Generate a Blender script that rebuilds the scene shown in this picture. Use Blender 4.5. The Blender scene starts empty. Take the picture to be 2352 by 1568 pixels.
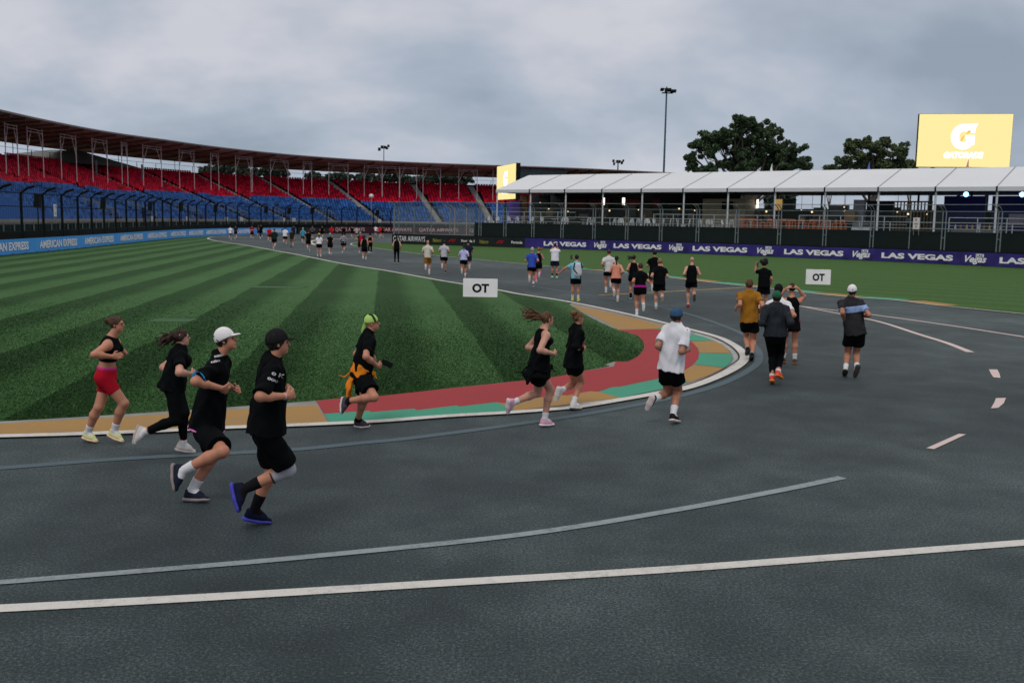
import bpy, bmesh, math, random
import numpy as np
from mathutils import Vector, Matrix
from mathutils.bvhtree import BVHTree
random.seed(7); rng=np.random.default_rng(7)
# ------------------------------------------------------------ camera, world, sun
F=2287.; TH=math.atan((784-505)/F); RL=math.radians(1.0); CH=2.9
FW=np.array([0,math.cos(TH),-math.sin(TH)]); _R0=np.array([1,0,0.]); _U0=np.array([0,math.sin(TH),math.cos(TH)])
CR=math.cos(RL)*_R0+math.sin(RL)*_U0; CU=-math.sin(RL)*_R0+math.cos(RL)*_U0
CO=np.array([0,0,CH])
scn=bpy.context.scene; COL=scn.collection
cd=bpy.data.cameras.new('camera'); cam=bpy.data.objects.new('camera',cd); COL.objects.link(cam)
cd.sensor_width=36; cd.lens=36*F/2352; cd.clip_start=.1; cd.clip_end=6000
cam.matrix_world=Matrix(((CR[0],CU[0],-FW[0],0),(CR[1],CU[1],-FW[1],0),(CR[2],CU[2],-FW[2],CH),(0,0,0,1)))
cd.dof.use_dof=True; cd.dof.focus_distance=13.5; cd.dof.aperture_fstop=3.6
scn.camera=cam
SUN_EL=math.radians(58); SUN_AZ=math.radians(200)
w=bpy.data.worlds.new('World'); scn.world=w; w.use_nodes=True
nt=w.node_tree; nt.nodes.clear(); N=nt.nodes.new; LK=nt.links.new
sky=N('ShaderNodeTexSky'); sky.sky_type='NISHITA'; sky.sun_disc=False; sky.sun_elevation=SUN_EL; sky.sun_rotation=SUN_AZ
bg1=N('ShaderNodeBackground'); bg1.inputs[1].default_value=.006; LK(sky.outputs[0],bg1.inputs[0])
tc=N('ShaderNodeTexCoord'); sp=N('ShaderNodeSeparateXYZ'); LK(tc.outputs['Generated'],sp.inputs[0])
def M(op,a,b=None,c=None,cl=False):
    n=N('ShaderNodeMath'); n.operation=op; n.use_clamp=cl
    for i,x in enumerate((a,b,c)):
        if x is None: continue
        if isinstance(x,(int,float)): n.inputs[i].default_value=x
        else: LK(x,n.inputs[i])
    return n.outputs[0]
zz=M('MAXIMUM',sp.outputs[2],0.0); dn=M('ADD',zz,.5)
cx=N('ShaderNodeCombineXYZ'); LK(M('DIVIDE',sp.outputs[0],dn),cx.inputs[0]); LK(M('DIVIDE',sp.outputs[1],dn),cx.inputs[1])
n1=N('ShaderNodeTexNoise'); n1.inputs['Scale'].default_value=1.7; n1.inputs['Detail'].default_value=5; n1.inputs['Roughness'].default_value=.56; n1.inputs['Distortion'].default_value=.12
mp=N('ShaderNodeMapping'); mp.inputs['Location'].default_value=(3.1,1.7,0); mp.inputs['Scale'].default_value=(.95,1.15,1); LK(cx.outputs[0],mp.inputs[0]); LK(mp.outputs[0],n1.inputs['Vector'])
rp=N('ShaderNodeValToRGB'); LK(n1.outputs[0],rp.inputs[0])
e=rp.color_ramp.elements; e[0].position=.36; e[0].color=(.27,.325,.40,1); e[1].position=.64; e[1].color=(.57,.575,.63,1)
m_=e.new(.5); m_.color=(.385,.435,.52,1)
hs=N('ShaderNodeVectorMath'); hs.operation='SCALE'; LK(rp.outputs[0],hs.inputs[0])
LK(M('ADD',M('MULTIPLY',M('POWER',zz,1.6),1.8),M('MULTIPLY_ADD',M('MINIMUM',zz,.2),-1.2,1.10)),hs.inputs['Scale'])
neu=N('ShaderNodeMix'); neu.data_type='RGBA'; LK(M('MULTIPLY_ADD',zz,2.2,-.35,True),neu.inputs[0]); LK(hs.outputs[0],neu.inputs[6]); neu.inputs[7].default_value=(.74,.72,.69,1)
bg2=N('ShaderNodeBackground'); LK(neu.outputs[2],bg2.inputs[0]); bg2.inputs[1].default_value=1.0
ad=N('ShaderNodeAddShader'); LK(bg1.outputs[0],ad.inputs[0]); LK(bg2.outputs[0],ad.inputs[1])
wo=N('ShaderNodeOutputWorld'); LK(ad.outputs[0],wo.inputs[0])
sd=bpy.data.lights.new('sun','SUN'); sd.energy=1.0; sd.angle=math.radians(18); sd.color=(1,.95,.88)
so=bpy.data.objects.new('sun',sd); COL.objects.link(so)
sdir=Vector((math.sin(SUN_AZ)*math.cos(SUN_EL),math.cos(SUN_AZ)*math.cos(SUN_EL),math.sin(SUN_EL)))
so.rotation_euler=(-sdir).to_track_quat('-Z','Y').to_euler(); so.location=(0,0,50)
scn.view_settings.view_transform='Standard'; scn.view_settings.look='None'; scn.view_settings.exposure=0.0; scn.view_settings.gamma=1
scn.render.engine='CYCLES'; scn.cycles.transparent_max_bounces=24; scn.cycles.max_bounces=5
# ------------------------------------------------------------ geometry helpers
def ray(u,v): return FW+(u-1176)/F*CR-(v-784)/F*CU
def G(u,v,z=0.):
    d=ray(u,v); return CO+(z-CH)/d[2]*d
def at(u,v,Y):
    d=ray(u,v); return CO+Y/d[1]*d
def proj(p):
    q=np.asarray(p,float)-CO; w_=q@FW; return 1176+F*(q@CR)/w_, 784-F*(q@CU)/w_
def zpx(z0,x,y): return ((z0[0]+x/z0[2])*.91875,(z0[1]+y/z0[2])*.91875)
def nrm(v):
    v=np.asarray(v,float); return v/max(1e-9,np.linalg.norm(v))
def tag(o,label=None,cat=None,group=None,kind=None):
    if label: o['label']=label
    if cat: o['category']=cat
    if group: o['group']=group
    if kind: o['kind']=kind
    return o
def empty(name,loc=(0,0,0),rz=0,label=None,cat=None,group=None):
    o=bpy.data.objects.new(name,None); COL.objects.link(o); o.location=loc; o.rotation_euler=(0,0,rz); o.empty_display_size=.2
    return tag(o,label,cat,group)
def link(name,me,parent=None):
    o=bpy.data.objects.new(name,me); COL.objects.link(o)
    if parent: o.parent=parent
    return o
class MB:
    def __init__(s): s.v=[];s.f=[];s.m=[];s.n=0
    def add(s,vs,fs,mi=0):
        vs=np.asarray(vs,float); s.v.append(vs)
        for f in fs: s.f.append(tuple(i+s.n for i in f)); s.m.append(mi)
        s.n+=len(vs); return s
    def quad(s,a,b,c,d,mi=0): return s.add([a,b,c,d],[(0,1,2,3)],mi)
    def box(s,c,x,y,z,mi=0):   # centre, half-vectors
        c=np.asarray(c,float);x=np.asarray(x,float);y=np.asarray(y,float);z=np.asarray(z,float)
        vs=[c+i*x+j*y+k*z for k in(-1,1) for j in(-1,1) for i in(-1,1)]
        return s.add(vs,[(0,2,3,1),(4,5,7,6),(0,1,5,4),(2,6,7,3),(0,4,6,2),(1,3,7,5)],mi)
    def abox(s,x0,x1,y0,y1,z0,z1,mi=0): return s.box(((x0+x1)/2,(y0+y1)/2,(z0+z1)/2),((x1-x0)/2,0,0),(0,(y1-y0)/2,0),(0,0,(z1-z0)/2),mi)
    def bar(s,a,b,hw,hd=None,mi=0,up=(0,0,1)):
        a=np.asarray(a,float);b=np.asarray(b,float);hd=hw if hd is None else hd
        d=b-a;L=np.linalg.norm(d);d=d/L;u=np.asarray(up,float)
        if abs(d@u)>.95:u=np.array([0,1.,0])
        x=nrm(np.cross(d,u));y=np.cross(x,d); return s.box((a+b)/2,d*L/2,x*hw,y*hd,mi)
    def tube(s,pts,r,n=8,mi=0,cap=True):
        pts=[np.asarray(p,float) for p in pts]; rs=r if hasattr(r,'__len__') else [r]*len(pts); vs=[]
        for i,p in enumerate(pts):
            d=nrm(pts[min(i+1,len(pts)-1)]-pts[max(i-1,0)]); u=np.array([0,0,1.]) if abs(d[2])<.9 else np.array([0,1.,0])
            x=nrm(np.cross(d,u));y=np.cross(d,x)
            for k in range(n):
                a=2*math.pi*k/n; vs.append(p+rs[i]*(math.cos(a)*x+math.sin(a)*y))
        fs=[]
        for i in range(len(pts)-1):
            for k in range(n):
                k2=(k+1)%n; fs.append((i*n+k,(i+1)*n+k,(i+1)*n+k2,i*n+k2))
        if cap: fs.append(tuple(range(n))); fs.append(tuple(reversed([(len(pts)-1)*n+k for k in range(n)])))
        return s.add(vs,fs,mi)
    def build(s,name,mats,parent=None,smooth=False,local=False):
        me=bpy.data.meshes.new(name); v=np.concatenate(s.v)
        if parent is not None and not local:
            off=np.zeros(3);p=parent
            while p is not None: off+=np.array(p.location); p=p.parent
            v=v-off
        me.from_pydata(v.tolist(),[],s.f)
        mats=mats if isinstance(mats,(list,tuple)) else [mats]
        for m in mats: me.materials.append(m)
        if len(mats)>1: me.polygons.foreach_set('material_index',s.m)
        if smooth: me.polygons.foreach_set('use_smooth',[True]*len(me.polygons))
        me.update(); return link(name,me,parent)
def catmull(P,n=8):
    P=[np.asarray(p,float) for p in P]; Q=[2*P[0]-P[1]]+P+[2*P[-1]-P[-2]]; out=[]
    for i in range(1,len(Q)-2):
        for k in range(n):
            t=k/n; a,b,c,d=Q[i-1],Q[i],Q[i+1],Q[i+2]
            out.append(.5*((2*b)+(c-a)*t+(2*a-5*b+4*c-d)*t*t+(3*b-a-3*c+d)*t**3))
    out.append(P[-1]); return np.array(out)
class Curve:
    def __init__(s,P,n=10):
        s.p=catmull([np.array(p[:2],float) for p in P],n); d=np.linalg.norm(np.diff(s.p,axis=0),axis=1); s.s=np.concatenate([[0],np.cumsum(d)]); s.L=s.s[-1]
    def pos(s,t,w=0.,z=0.):
        x=np.interp(t,s.s,s.p[:,0]);y=np.interp(t,s.s,s.p[:,1]); tg=s.tan(t); return np.array([x-tg[1]*w,y+tg[0]*w,z])
    def tan(s,t):
        a,b=max(0,t-1.5),min(s.L,t+1.5)
        return nrm([np.interp(b,s.s,s.p[:,0])-np.interp(a,s.s,s.p[:,0]),np.interp(b,s.s,s.p[:,1])-np.interp(a,s.s,s.p[:,1])])
    def nor(s,t): g=s.tan(t); return np.array([-g[1],g[0],0])
    def s_u(s,u,w=0.,z=0.,lo=0,hi=None):
        hi=s.L if hi is None else hi; ts=np.linspace(lo,hi,600); us=np.array([proj(s.pos(t,w,z))[0] for t in ts])
        for i in range(len(ts)-1):
            if (us[i]-u)*(us[i+1]-u)<=0 and us[i]!=us[i+1]: return ts[i]+(u-us[i])/(us[i+1]-us[i])*(ts[i+1]-ts[i])
        return ts[np.argmin(abs(us-u))]
def sweep(mb,cv,s0,s1,prof,ds=2.,mi=0,close=True,zf=None):
    n=max(1,int(abs(s1-s0)/ds)); ts=np.linspace(s0,s1,n+1); m=len(prof)
    vs=[cv.pos(t,w_,z_) for t in ts for (w_,z_) in prof]; fs=[]
    for i in range(n):
        for k in range(m if close else m-1):
            k2=(k+1)%m; fs.append((i*m+k,(i+1)*m+k,(i+1)*m+k2,i*m+k2))
    if close and m>2: fs.append(tuple(reversed(range(m)))); fs.append(tuple(n*m+k for k in range(m)))
    if zf: vs=[v+np.array([0,0,zf(ts[i//m],prof[i%m][0])]) for i,v in enumerate(vs)]
    mb.add(vs,fs,mi)
ORD=['first','second','third','fourth','fifth','sixth','seventh','eighth','ninth','tenth','eleventh','twelfth','thirteenth','fourteenth','fifteenth','sixteenth','seventeenth','eighteenth','nineteenth','twentieth']
def ordn(i):
    if i<20: return ORD[i]
    t=['twenty','thirty','forty','fifty','sixty'][(i+1)//10-2]; r_=(i+1)%10
    return (t+'-'+ORD[r_-1]) if r_ else t[:-1]+'ieth'
# ------------------------------------------------------------ materials
def mat(name,col,rough=.8,metal=0,spec=None,emit=None,es=1,noise=None,bump=None,alpha=None,sheen=0):
    m=bpy.data.materials.new(name); m.use_nodes=True; t=m.node_tree; b=t.nodes['Principled BSDF']
    b.inputs['Base Color'].default_value=(*col,1); b.inputs['Roughness'].default_value=rough; b.inputs['Metallic'].default_value=metal
    b.inputs['Specular IOR Level'].default_value=spec if spec is not None else (.12 if rough>=.6 else .3)
    if emit: b.inputs['Emission Color'].default_value=(*emit,1); b.inputs['Emission Strength'].default_value=es
    if alpha is not None: b.inputs['Alpha'].default_value=alpha
    if noise or bump:
        tcn=t.nodes.new('ShaderNodeTexCoord')
    if noise:   # (scale, amount)
        nn=t.nodes.new('ShaderNodeTexNoise'); nn.inputs['Scale'].default_value=noise[0]; nn.inputs['Detail'].default_value=5; t.links.new(tcn.outputs['Object'],nn.inputs['Vector'])
        r=t.nodes.new('ShaderNodeValToRGB'); a=noise[1]; r.color_ramp.elements[0].position=.3; r.color_ramp.elements[1].position=.7
        r.color_ramp.elements[0].color=(*[c*(1-a) for c in col],1); r.color_ramp.elements[1].color=(*[min(1,c*(1+a)) for c in col],1)
        t.links.new(nn.outputs[0],r.inputs[0]); t.links.new(r.outputs[0],b.inputs['Base Color'])
    if bump:    # (scale, strength, distance)
        nb=t.nodes.new('ShaderNodeTexNoise'); nb.inputs['Scale'].default_value=bump[0]; nb.inputs['Detail'].default_value=4; t.links.new(tcn.outputs['Object'],nb.inputs['Vector'])
        bp=t.nodes.new('ShaderNodeBump'); bp.inputs['Strength'].default_value=bump[1]; bp.inputs['Distance'].default_value=bump[2]
        t.links.new(nb.outputs[0],bp.inputs['Height']); t.links.new(bp.outputs[0],b.inputs['Normal'])
    return m
def srgb(r,g,b):
    f=lambda c:(c/255/12.92) if c<=10 else ((c/255+.055)/1.055)**2.4
    return (f(r),f(g),f(b))
MC={}
def cloth(col,rough=.9):
    k=('c',tuple(round(c,4) for c in col))
    if k not in MC: MC[k]=mat('cloth_%d'%len(MC),col,rough,noise=(9,.2 if max(col)<.3 else .05),bump=(30,.4,.006),spec=.06)
    return MC[k]
def plain(col,rough=.6,metal=0,spec=.4):
    k=('p',tuple(round(c,4) for c in col),rough,metal)
    if k not in MC: MC[k]=mat('paint_%d'%len(MC),col,rough,metal,spec,noise=(3,.12))
    return MC[k]
BLACK=(.0030,.0038,.0046); WHITE=(.72,.72,.76)
def nodes(m): t=m.node_tree; return t,t.nodes['Principled BSDF']
def ground_mat(name,stops,scales,bump=(80,.5,.01),rough=.85,spec=.4,coords='Object'):
    m=bpy.data.materials.new(name); m.use_nodes=True; t,b=nodes(m); n=t.nodes.new; l=t.links.new
    b.inputs['Roughness'].default_value=rough; b.inputs['Specular IOR Level'].default_value=spec
    tc_=n('ShaderNodeTexCoord'); acc=None
    for sc,wt,det in scales:
        x=n('ShaderNodeTexNoise'); x.inputs['Scale'].default_value=sc; x.inputs['Detail'].default_value=det; x.inputs['Roughness'].default_value=.6 if sc<20 else .85; l(tc_.outputs[coords],x.inputs['Vector'])
        mu=n('ShaderNodeMath'); mu.operation='MULTIPLY_ADD'; l(x.outputs[0],mu.inputs[0]); mu.inputs[1].default_value=wt
        if acc is None: mu.inputs[2].default_value=0
        else: l(acc,mu.inputs[2])
        acc=mu.outputs[0]
    r=n('ShaderNodeValToRGB'); l(acc,r.inputs[0]); el=r.color_ramp.elements
    el[0].position=stops[0][0]; el[0].color=(*stops[0][1],1); el[1].position=stops[-1][0]; el[1].color=(*stops[-1][1],1)
    for p,c in stops[1:-1]: el.new(p).color=(*c,1)
    l(r.outputs[0],b.inputs['Base Color'])
    nb=n('ShaderNodeTexNoise'); nb.inputs['Scale'].default_value=bump[0]; nb.inputs['Detail'].default_value=3; l(tc_.outputs[coords],nb.inputs['Vector'])
    bp=n('ShaderNodeBump'); bp.inputs['Strength'].default_value=bump[1]; bp.inputs['Distance'].default_value=bump[2]; l(nb.outputs[0],bp.inputs['Height']); l(bp.outputs[0],b.inputs['Normal'])
    return m,r
ASPH,_=ground_mat('asphalt',[(.42,(.0035,.0065,.0075)),(.55,(.020,.0325,.0375)),(.665,(.145,.185,.195))],[(.10,.20,4),(1.1,.10,4),(40,.50,6),(130,.30,5)],bump=(120,.45,.007),rough=.72,spec=.25)
def stripe_grass(name,light,dark,az,period,phase,amt=1.):
    m=bpy.data.materials.new(name); m.use_nodes=True; t,b=nodes(m); n=t.nodes.new; l=t.links.new
    b.inputs['Roughness'].default_value=.9; b.inputs['Specular IOR Level'].default_value=.15
    tc_=n('ShaderNodeTexCoord')
    mpn=n('ShaderNodeVectorMath'); mpn.operation='DOT_PRODUCT'; mpn.inputs[1].default_value=(math.cos(az)/period,-math.sin(az)/period,0); l(tc_.outputs['Object'],mpn.inputs[0])
    def MM(op,a,b_=None):
        k=n('ShaderNodeMath'); k.operation=op
        for i,x in enumerate((a,b_)):
            if x is None: continue
            if isinstance(x,(int,float)): k.inputs[i].default_value=x
            else: l(x,k.inputs[i])
        return k.outputs[0]
    wob=n('ShaderNodeTexNoise'); wob.inputs['Scale'].default_value=.35; wob.inputs['Detail'].default_value=4; l(tc_.outputs['Object'],wob.inputs['Vector'])
    fr=MM('FRACT',MM('ADD',MM('ADD',mpn.outputs['Value'],-phase/period+20),MM('MULTIPLY',MM('SUBTRACT',wob.outputs[0],.5),.10)))
    rr=n('ShaderNodeValToRGB'); l(fr,rr.inputs[0]); e=rr.color_ramp.elements
    e[0].position=0; e[0].color=(0,0,0,1); e[1].position=.97; e[1].color=(1,1,1,1); e.new(.35).color=(.0,.0,.0,1); e.new(.6).color=(.85,.85,.85,1); e.new(1.0).color=(0,0,0,1)
    n2=n('ShaderNodeTexNoise'); n2.inputs['Scale'].default_value=22; n2.inputs['Detail'].default_value=8; n2.inputs['Roughness'].default_value=.75; l(tc_.outputs['Object'],n2.inputs['Vector'])
    n3=n('ShaderNodeTexNoise'); n3.inputs['Scale'].default_value=.25; n3.inputs['Detail'].default_value=3; l(tc_.outputs['Object'],n3.inputs['Vector'])
    mx=n('ShaderNodeMix'); mx.data_type='RGBA'; mx.inputs[6].default_value=(*dark,1); mx.inputs[7].default_value=(*light,1)
    f=MM('ADD',MM('MULTIPLY',rr.outputs[0],amt),MM('MULTIPLY',MM('SUBTRACT',n3.outputs[0],.5),.9)); f2=n('ShaderNodeClamp'); l(f,f2.inputs[0]); l(f2.outputs[0],mx.inputs[0])
    vm=n('ShaderNodeVectorMath'); vm.operation='SCALE'; l(mx.outputs[2],vm.inputs[0]); l(MM('ADD',MM('MULTIPLY',n2.outputs[0],3.2),-.6),vm.inputs['Scale'])
    l(vm.outputs[0],b.inputs['Base Color'])
    nb=n('ShaderNodeTexNoise'); nb.inputs['Scale'].default_value=45; nb.inputs['Detail'].default_value=4; l(tc_.outputs['Object'],nb.inputs['Vector'])
    bp=n('ShaderNodeBump'); bp.inputs['Strength'].default_value=.9; bp.inputs['Distance'].default_value=.04; l(nb.outputs[0],bp.inputs['Height']); l(bp.outputs[0],b.inputs['Normal'])
    return m
GR1=stripe_grass('mown_grass',(.054,.130,.044),(.021,.062,.017),math.atan((880-1176)/F),2.47,2.2)
GR2=stripe_grass('verge_grass',(.062,.134,.034),(.044,.104,.024),math.radians(128),2.6,0,.6)
CONC,_=ground_mat('kerb_concrete',[(.3,(.13,.125,.12)),(.7,(.28,.27,.26))],[(1.5,.6,5),(30,.4,3)],bump=(60,.3,.005))
def paint_g(name,col,wear=(.16,.15,.14),k=.42):
    return ground_mat(name,[(k-.08,tuple(.5*a+.5*b_ for a,b_ in zip(wear,col))),(k,tuple(.85*c for c in col)),(.75,col)],[(1.2,.30,6),(9,.30,6),(40,.4,3)],bump=(70,.35,.006),rough=.75,spec=.15)[0]
YEL=paint_g('yellow_kerb_paint',(.37,.215,.07),k=.49); GRN=paint_g('green_kerb_paint',(.058,.30,.20),k=.45); RED=paint_g('red_kerb_paint',(.33,.036,.042),(.10,.04,.04),.46)
LINEW=paint_g('white_line_paint',(.62,.60,.58),(.13,.14,.15),.49); LINEG=paint_g('faded_line_paint',(.17,.215,.245),(.04,.055,.06),.50); SEAM=paint_g('tar_seam',(.085,.122,.148),(.05,.07,.085)); LINEY=paint_g('yellow_line_paint',(.50,.34,.10)); LINEP=paint_g('scuffed_line_paint',(.62,.50,.49),(.3,.25,.25),.40)
STEEL=mat('galvanised_steel',(.25,.28,.30),.45,.6,noise=(4,.15)); BLKM=mat('black_painted_steel',(.004,.007,.007),.6); 
DKGR=mat('dark_shade_cloth',(.002,.0055,.005),.9,noise=(1.5,.3)); CONB=mat('black_barrier',(.004,.006,.006),.8,noise=(.7,.4))
WFAB=mat('white_tent_fabric',(.60,.62,.66),.6,noise=(.3,.03)); WMET=mat('white_metal',(.6,.62,.65),.4)
def meshmat(name,col,a):
    m=mat(name,col,.6); t,b=nodes(m); tr=t.nodes.new('ShaderNodeBsdfTransparent'); mx=t.nodes.new('ShaderNodeMixShader'); mx.inputs[0].default_value=a
    out=t.nodes['Material Output']; t.links.new(tr.outputs[0],mx.inputs[1]); t.links.new(b.outputs[0],mx.inputs[2]); t.links.new(mx.outputs[0],out.inputs[0]); return m
NETB=meshmat('black_wire_netting',(.01,.015,.015),.20); NETG=meshmat('grey_wire_netting',(.20,.24,.25),.26); NETG2=meshmat('wire_netting_light',(.10,.14,.14),.10)
# ------------------------------------------------------------ text
def text_mesh(s,bold=.0,shear=0,sx=1.,ext=0.,spacing=1.):
    cu=bpy.data.curves.new('t','FONT'); cu.body=s; cu.offset=bold; cu.shear=shear; cu.extrude=ext; cu.resolution_u=3; cu.space_character=spacing; cu.fill_mode='FRONT' if ext==0 else 'BOTH'
    o=bpy.data.objects.new('t',cu); COL.objects.link(o); bpy.context.view_layer.update()
    me=bpy.data.meshes.new_from_object(o.evaluated_get(bpy.context.evaluated_depsgraph_get()))
    v=np.array([p.co[:] for p in me.vertices]); f=[tuple(p.vertices) for p in me.polygons]
    bpy.data.objects.remove(o); bpy.data.curves.remove(cu); bpy.data.meshes.remove(me)
    v[:,0]*=sx; v[:,:2]-=v[:,:2].min(0); return v,f
_TC={}
def tmesh(*a,**k):
    key=(a,tuple(sorted(k.items())))
    if key not in _TC: _TC[key]=text_mesh(*a,**k)
    v,f=_TC[key]; return v.copy(),f
def text_curve(name,cv,s0,s1,z0,z1,s,m,parent,woff=-.06,**k):
    v,f=tmesh(s,**k); mx=v.max(0); v[:,0]*=(s1-s0)/mx[0]; v[:,1]*=(z1-z0)/mx[1]
    mb=MB(); mb.add([cv.pos(s0+p[0],woff,z0+p[1]) for p in v],f); return mb.build(name,m,parent)
def text_plane(name,o,ux,uy,wd,ht,s,m,parent,**k):
    v,f=tmesh(s,**k); mx=v.max(0); ux=np.asarray(ux)/mx[0]*wd; uy=np.asarray(uy)/mx[1]*ht
    mb=MB(); mb.add([np.asarray(o)+p[0]*ux+p[1]*uy for p in v],f); return mb.build(name,m,parent)
# ------------------------------------------------------------ ground
def poly(name,pts,m,z,parent=None,kind='structure',thick=0):
    from mathutils.geometry import tessellate_polygon
    P=[]
    for p in pts:
        q=Vector((p[0],p[1],z))
        if not P or (q-P[-1]).length>1e-3: P.append(q)
    if (P[0]-P[-1]).length<1e-3: P.pop()
    ar=sum(P[i].x*P[(i+1)%len(P)].y-P[(i+1)%len(P)].x*P[i].y for i in range(len(P)))
    if ar<0: P.reverse()
    fs=[]
    for t in tessellate_polygon([P]):
        a,b_,c=[P[i] for i in t]
        if (b_-a).cross(c-a).z<0: t=(t[0],t[2],t[1])
        fs.append(tuple(t))
    n=len(P)
    if thick:
        fs+=[((i+1)%n,i,n+i,n+(i+1)%n) for i in range(n)]; P=P+[p-Vector((0,0,thick)) for p in P]
    mb=MB(); mb.add([p[:] for p in P],fs); o=mb.build(name,m,parent)
    if kind and not parent: o['kind']=kind
    return o
def gp(L): return [G(*p) for p in L]
def ribbon(name,pts,wd,m,z,kind='structure',n=6,taper=None):
    P=catmull([np.array(p[:2]) for p in pts],n) if len(pts)>2 else np.array([p[:2] for p in pts]); vs=[];fs=[]
    for i,p in enumerate(P):
        d=nrm(P[min(i+1,len(P)-1)]-P[max(0,i-1)]); nn=np.array([-d[1],d[0]]); ww=wd if taper is None else np.interp(i/(len(P)-1),[0,1],taper)
        vs+= [[*(p+nn*ww/2),z],[*(p-nn*ww/2),z]]
        if i: fs.append((2*i-2,2*i-1,2*i+1,2*i))
    mb=MB(); mb.add(vs,fs); o=mb.build(name,m); 
    if kind: o['kind']=kind
    return o
WL=[(-29,30),(-31.3,48),(-33.3,64.6),(-34.7,78),(-37.1,95),(-40,118),(-40.8,137),(-38.7,153),(-34.6,167),(-27.5,180.5),(-18,189.5),(-6,194.5),(8,198.5),(22,204),(36,212),(60,226)]
WR=[(-13.7,112.5),(-4.5,107.8),(6.5,102),(15.9,95.3),(26.9,86.3),(30.6,82.8),(37.4,73.8),(44.5,62)]
CL=Curve(WL); CRt=Curve(WR)
gm=mat('far_ground',(.05,.055,.05),.95)
mb=MB(); mb.quad((-2500,-300,-.02),(2500,-300,-.02),(2500,4000,-.02),(-2500,4000,-.02)); o=mb.build('ground',gm); o['kind']='structure'
trk=[CL.pos(t) for t in np.linspace(0,CL.L,90)]+[np.array([60,100,0]),np.array([60,-12,0]),np.array([-40,-12,0])]
poly('race_track',trk,ASPH,0.0)
white=[(0,1004),(150,1000),(352,993),(510,985),(698,978),(873,969.5),(1023,958),(1173,949.5),(1286,940.7),(1344,934),(1469,912.7),(1569,895),(1644,869),(1694,843),(1710,824),(1703,808),(1682,791.5),(1644,774),(1564,752.7),(1469,729),(1369,706.5),(1286,690.5),(1194,676.5),(1145,667),(1057,652.3),(1010,644.6),(882,621.3),(797,608),(684.7,585.7),(628.5,575.4),(572,565),(516,556.7),(490,552.3),(478,548.6),(481,546),(497,543.6),(553,540.3)]
Wg=[np.array(G(*p)[:2]) for p in white]
Wg=[Wg[0]+(Wg[0]-Wg[1])*2]+Wg+[np.array(CL.pos(CL.s_u(640),-1.2)[:2])]
Wc=catmull(Wg,6)
iend=len(Wc)
ribbon('painted_line',Wg,.2,LINEW,.024)
# base concrete apron lies inside (left of) the line; grass over it
apex=[p for p in Wc]
grass_edge=[(-300,978),(0,968),(246,954),(351.6,947),(510,936.5),(724,920.6),(773,915.7),(873,909.4),(1023,893),(1173,877),(1269,866.5),(1344,851.5),(1399,841.8),(1385,838.5),(1412,830.5),(1441.8,830),(1467,816.5),(1479,799),(1474,781.5),(1457,769),(1419,759),(1374,739),(1344,722.7),(1307,700)]
ge=[np.array(G(*p)[:2]) for p in grass_edge]
ge=list(catmull(ge[:12],3)[:-1])+list(ge[11:14])+list(catmull(ge[14:],4))
# grass polygon: near edge -> along back white line -> barrier wall -> left
i0=min(range(len(Wc)),key=lambda i:np.linalg.norm(Wc[i]-ge[-1]))
back=[p for p in Wc[i0+2:]]
def off_line(P,d):
    out=[]
    for i,p in enumerate(P):
        t=nrm(P[min(i+1,len(P)-1)]-P[max(0,i-1)]); out.append(p+np.array([-t[1],t[0]])*d)
    return out
back=off_line(back,.10)
sb=CL.s_u(636); wl=[CL.pos(t,-.05)[:2] for t in np.linspace(sb,0,60)]
gpoly=ge+back+wl
poly('grass_infield',gpoly,GR1,.018,thick=.02)
# apron strip
ap=[p for p in Wc[:i0+3]]
ap=[ap[0]+(ap[0]-ap[1])*4]+ap
inner=[p+nrm(np.array([-6,30])-p)*0 for p in ge]
poly('kerb_apron',list(off_line(ap,0.0))+list(reversed([p+np.array([0,0]) for p in ([ge[0]+(ge[0]-ge[1])*2]+ge)])),CONC,.006)
f1=(760,760,3.675); f2=(1300,720,3.675); f3=(1800,680,3.0158); f5=(0,960,2.6133)
def zz_(z0,L): return [G(*zpx(z0,*p)) for p in L]
def kp(name,pts,m,z): return poly(name,pts,m,z)
kp('kerb_paint_yellow',gp([(-300,985),(0,974),(246,961),(510,943.5),(727,931),(752,970.5),(510,980),(352,989),(0,997.5),(-300,1006)]),YEL,.011)
red=gp([(726,922),(773,916.5),(873,910.2),(1023,894),(1173,878),(1269,867.5),(1344,852.5),(1410,842)])+zz_(f2,[(880,676),(990,678),(1095,622),(1145,550),(1122,478),(1052,428),(905,388),(1230,380),(1300,388),(1420,425),(1530,470),(1590,512),(1632,560),(1645,600),(1635,655),(1590,705),(1500,765),(1290,832),(1100,870),(930,908),(840,915),(720,952),(640,950),(430,990),(370,985),(170,1012),(0,1028)])+zz_(f1,[(1830,915),(1760,905),(1430,945),(1400,935),(1040,980),(1010,965),(625,998),(600,985),(180,1010)])
kp('kerb_paint_red',red,RED,.011)
kp('kerb_paint_green',zz_(f1,[(187,1014),(600,987),(615,1000),(1010,968),(1040,982),(1400,938),(1430,948),(1770,907),(1950,988),(1500,1018),(900,1055),(640,1074),(230,1088)]),GRN,.015)
kp('kerb_paint_yellow',zz_(f1,[(1772,909),(1830,918)])+zz_(f2,[(0,1031),(170,1014),(370,988),(430,993),(640,953),(716,956),(920,1014),(500,1068),(200,1105),(0,1128)])+zz_(f1,[(1952,988)]),YEL,.015)
kp('kerb_paint_green',zz_(f2,[(722,957),(840,918),(930,911),(1100,873),(1290,835),(1320,838),(1555,874),(1250,948),(922,1014)]),GRN,.015)
kp('kerb_paint_yellow',zz_(f2,[(1322,836),(1500,768),(1598,708),(1876,738),(1730,810),(1558,872)]),YEL,.015)
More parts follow.
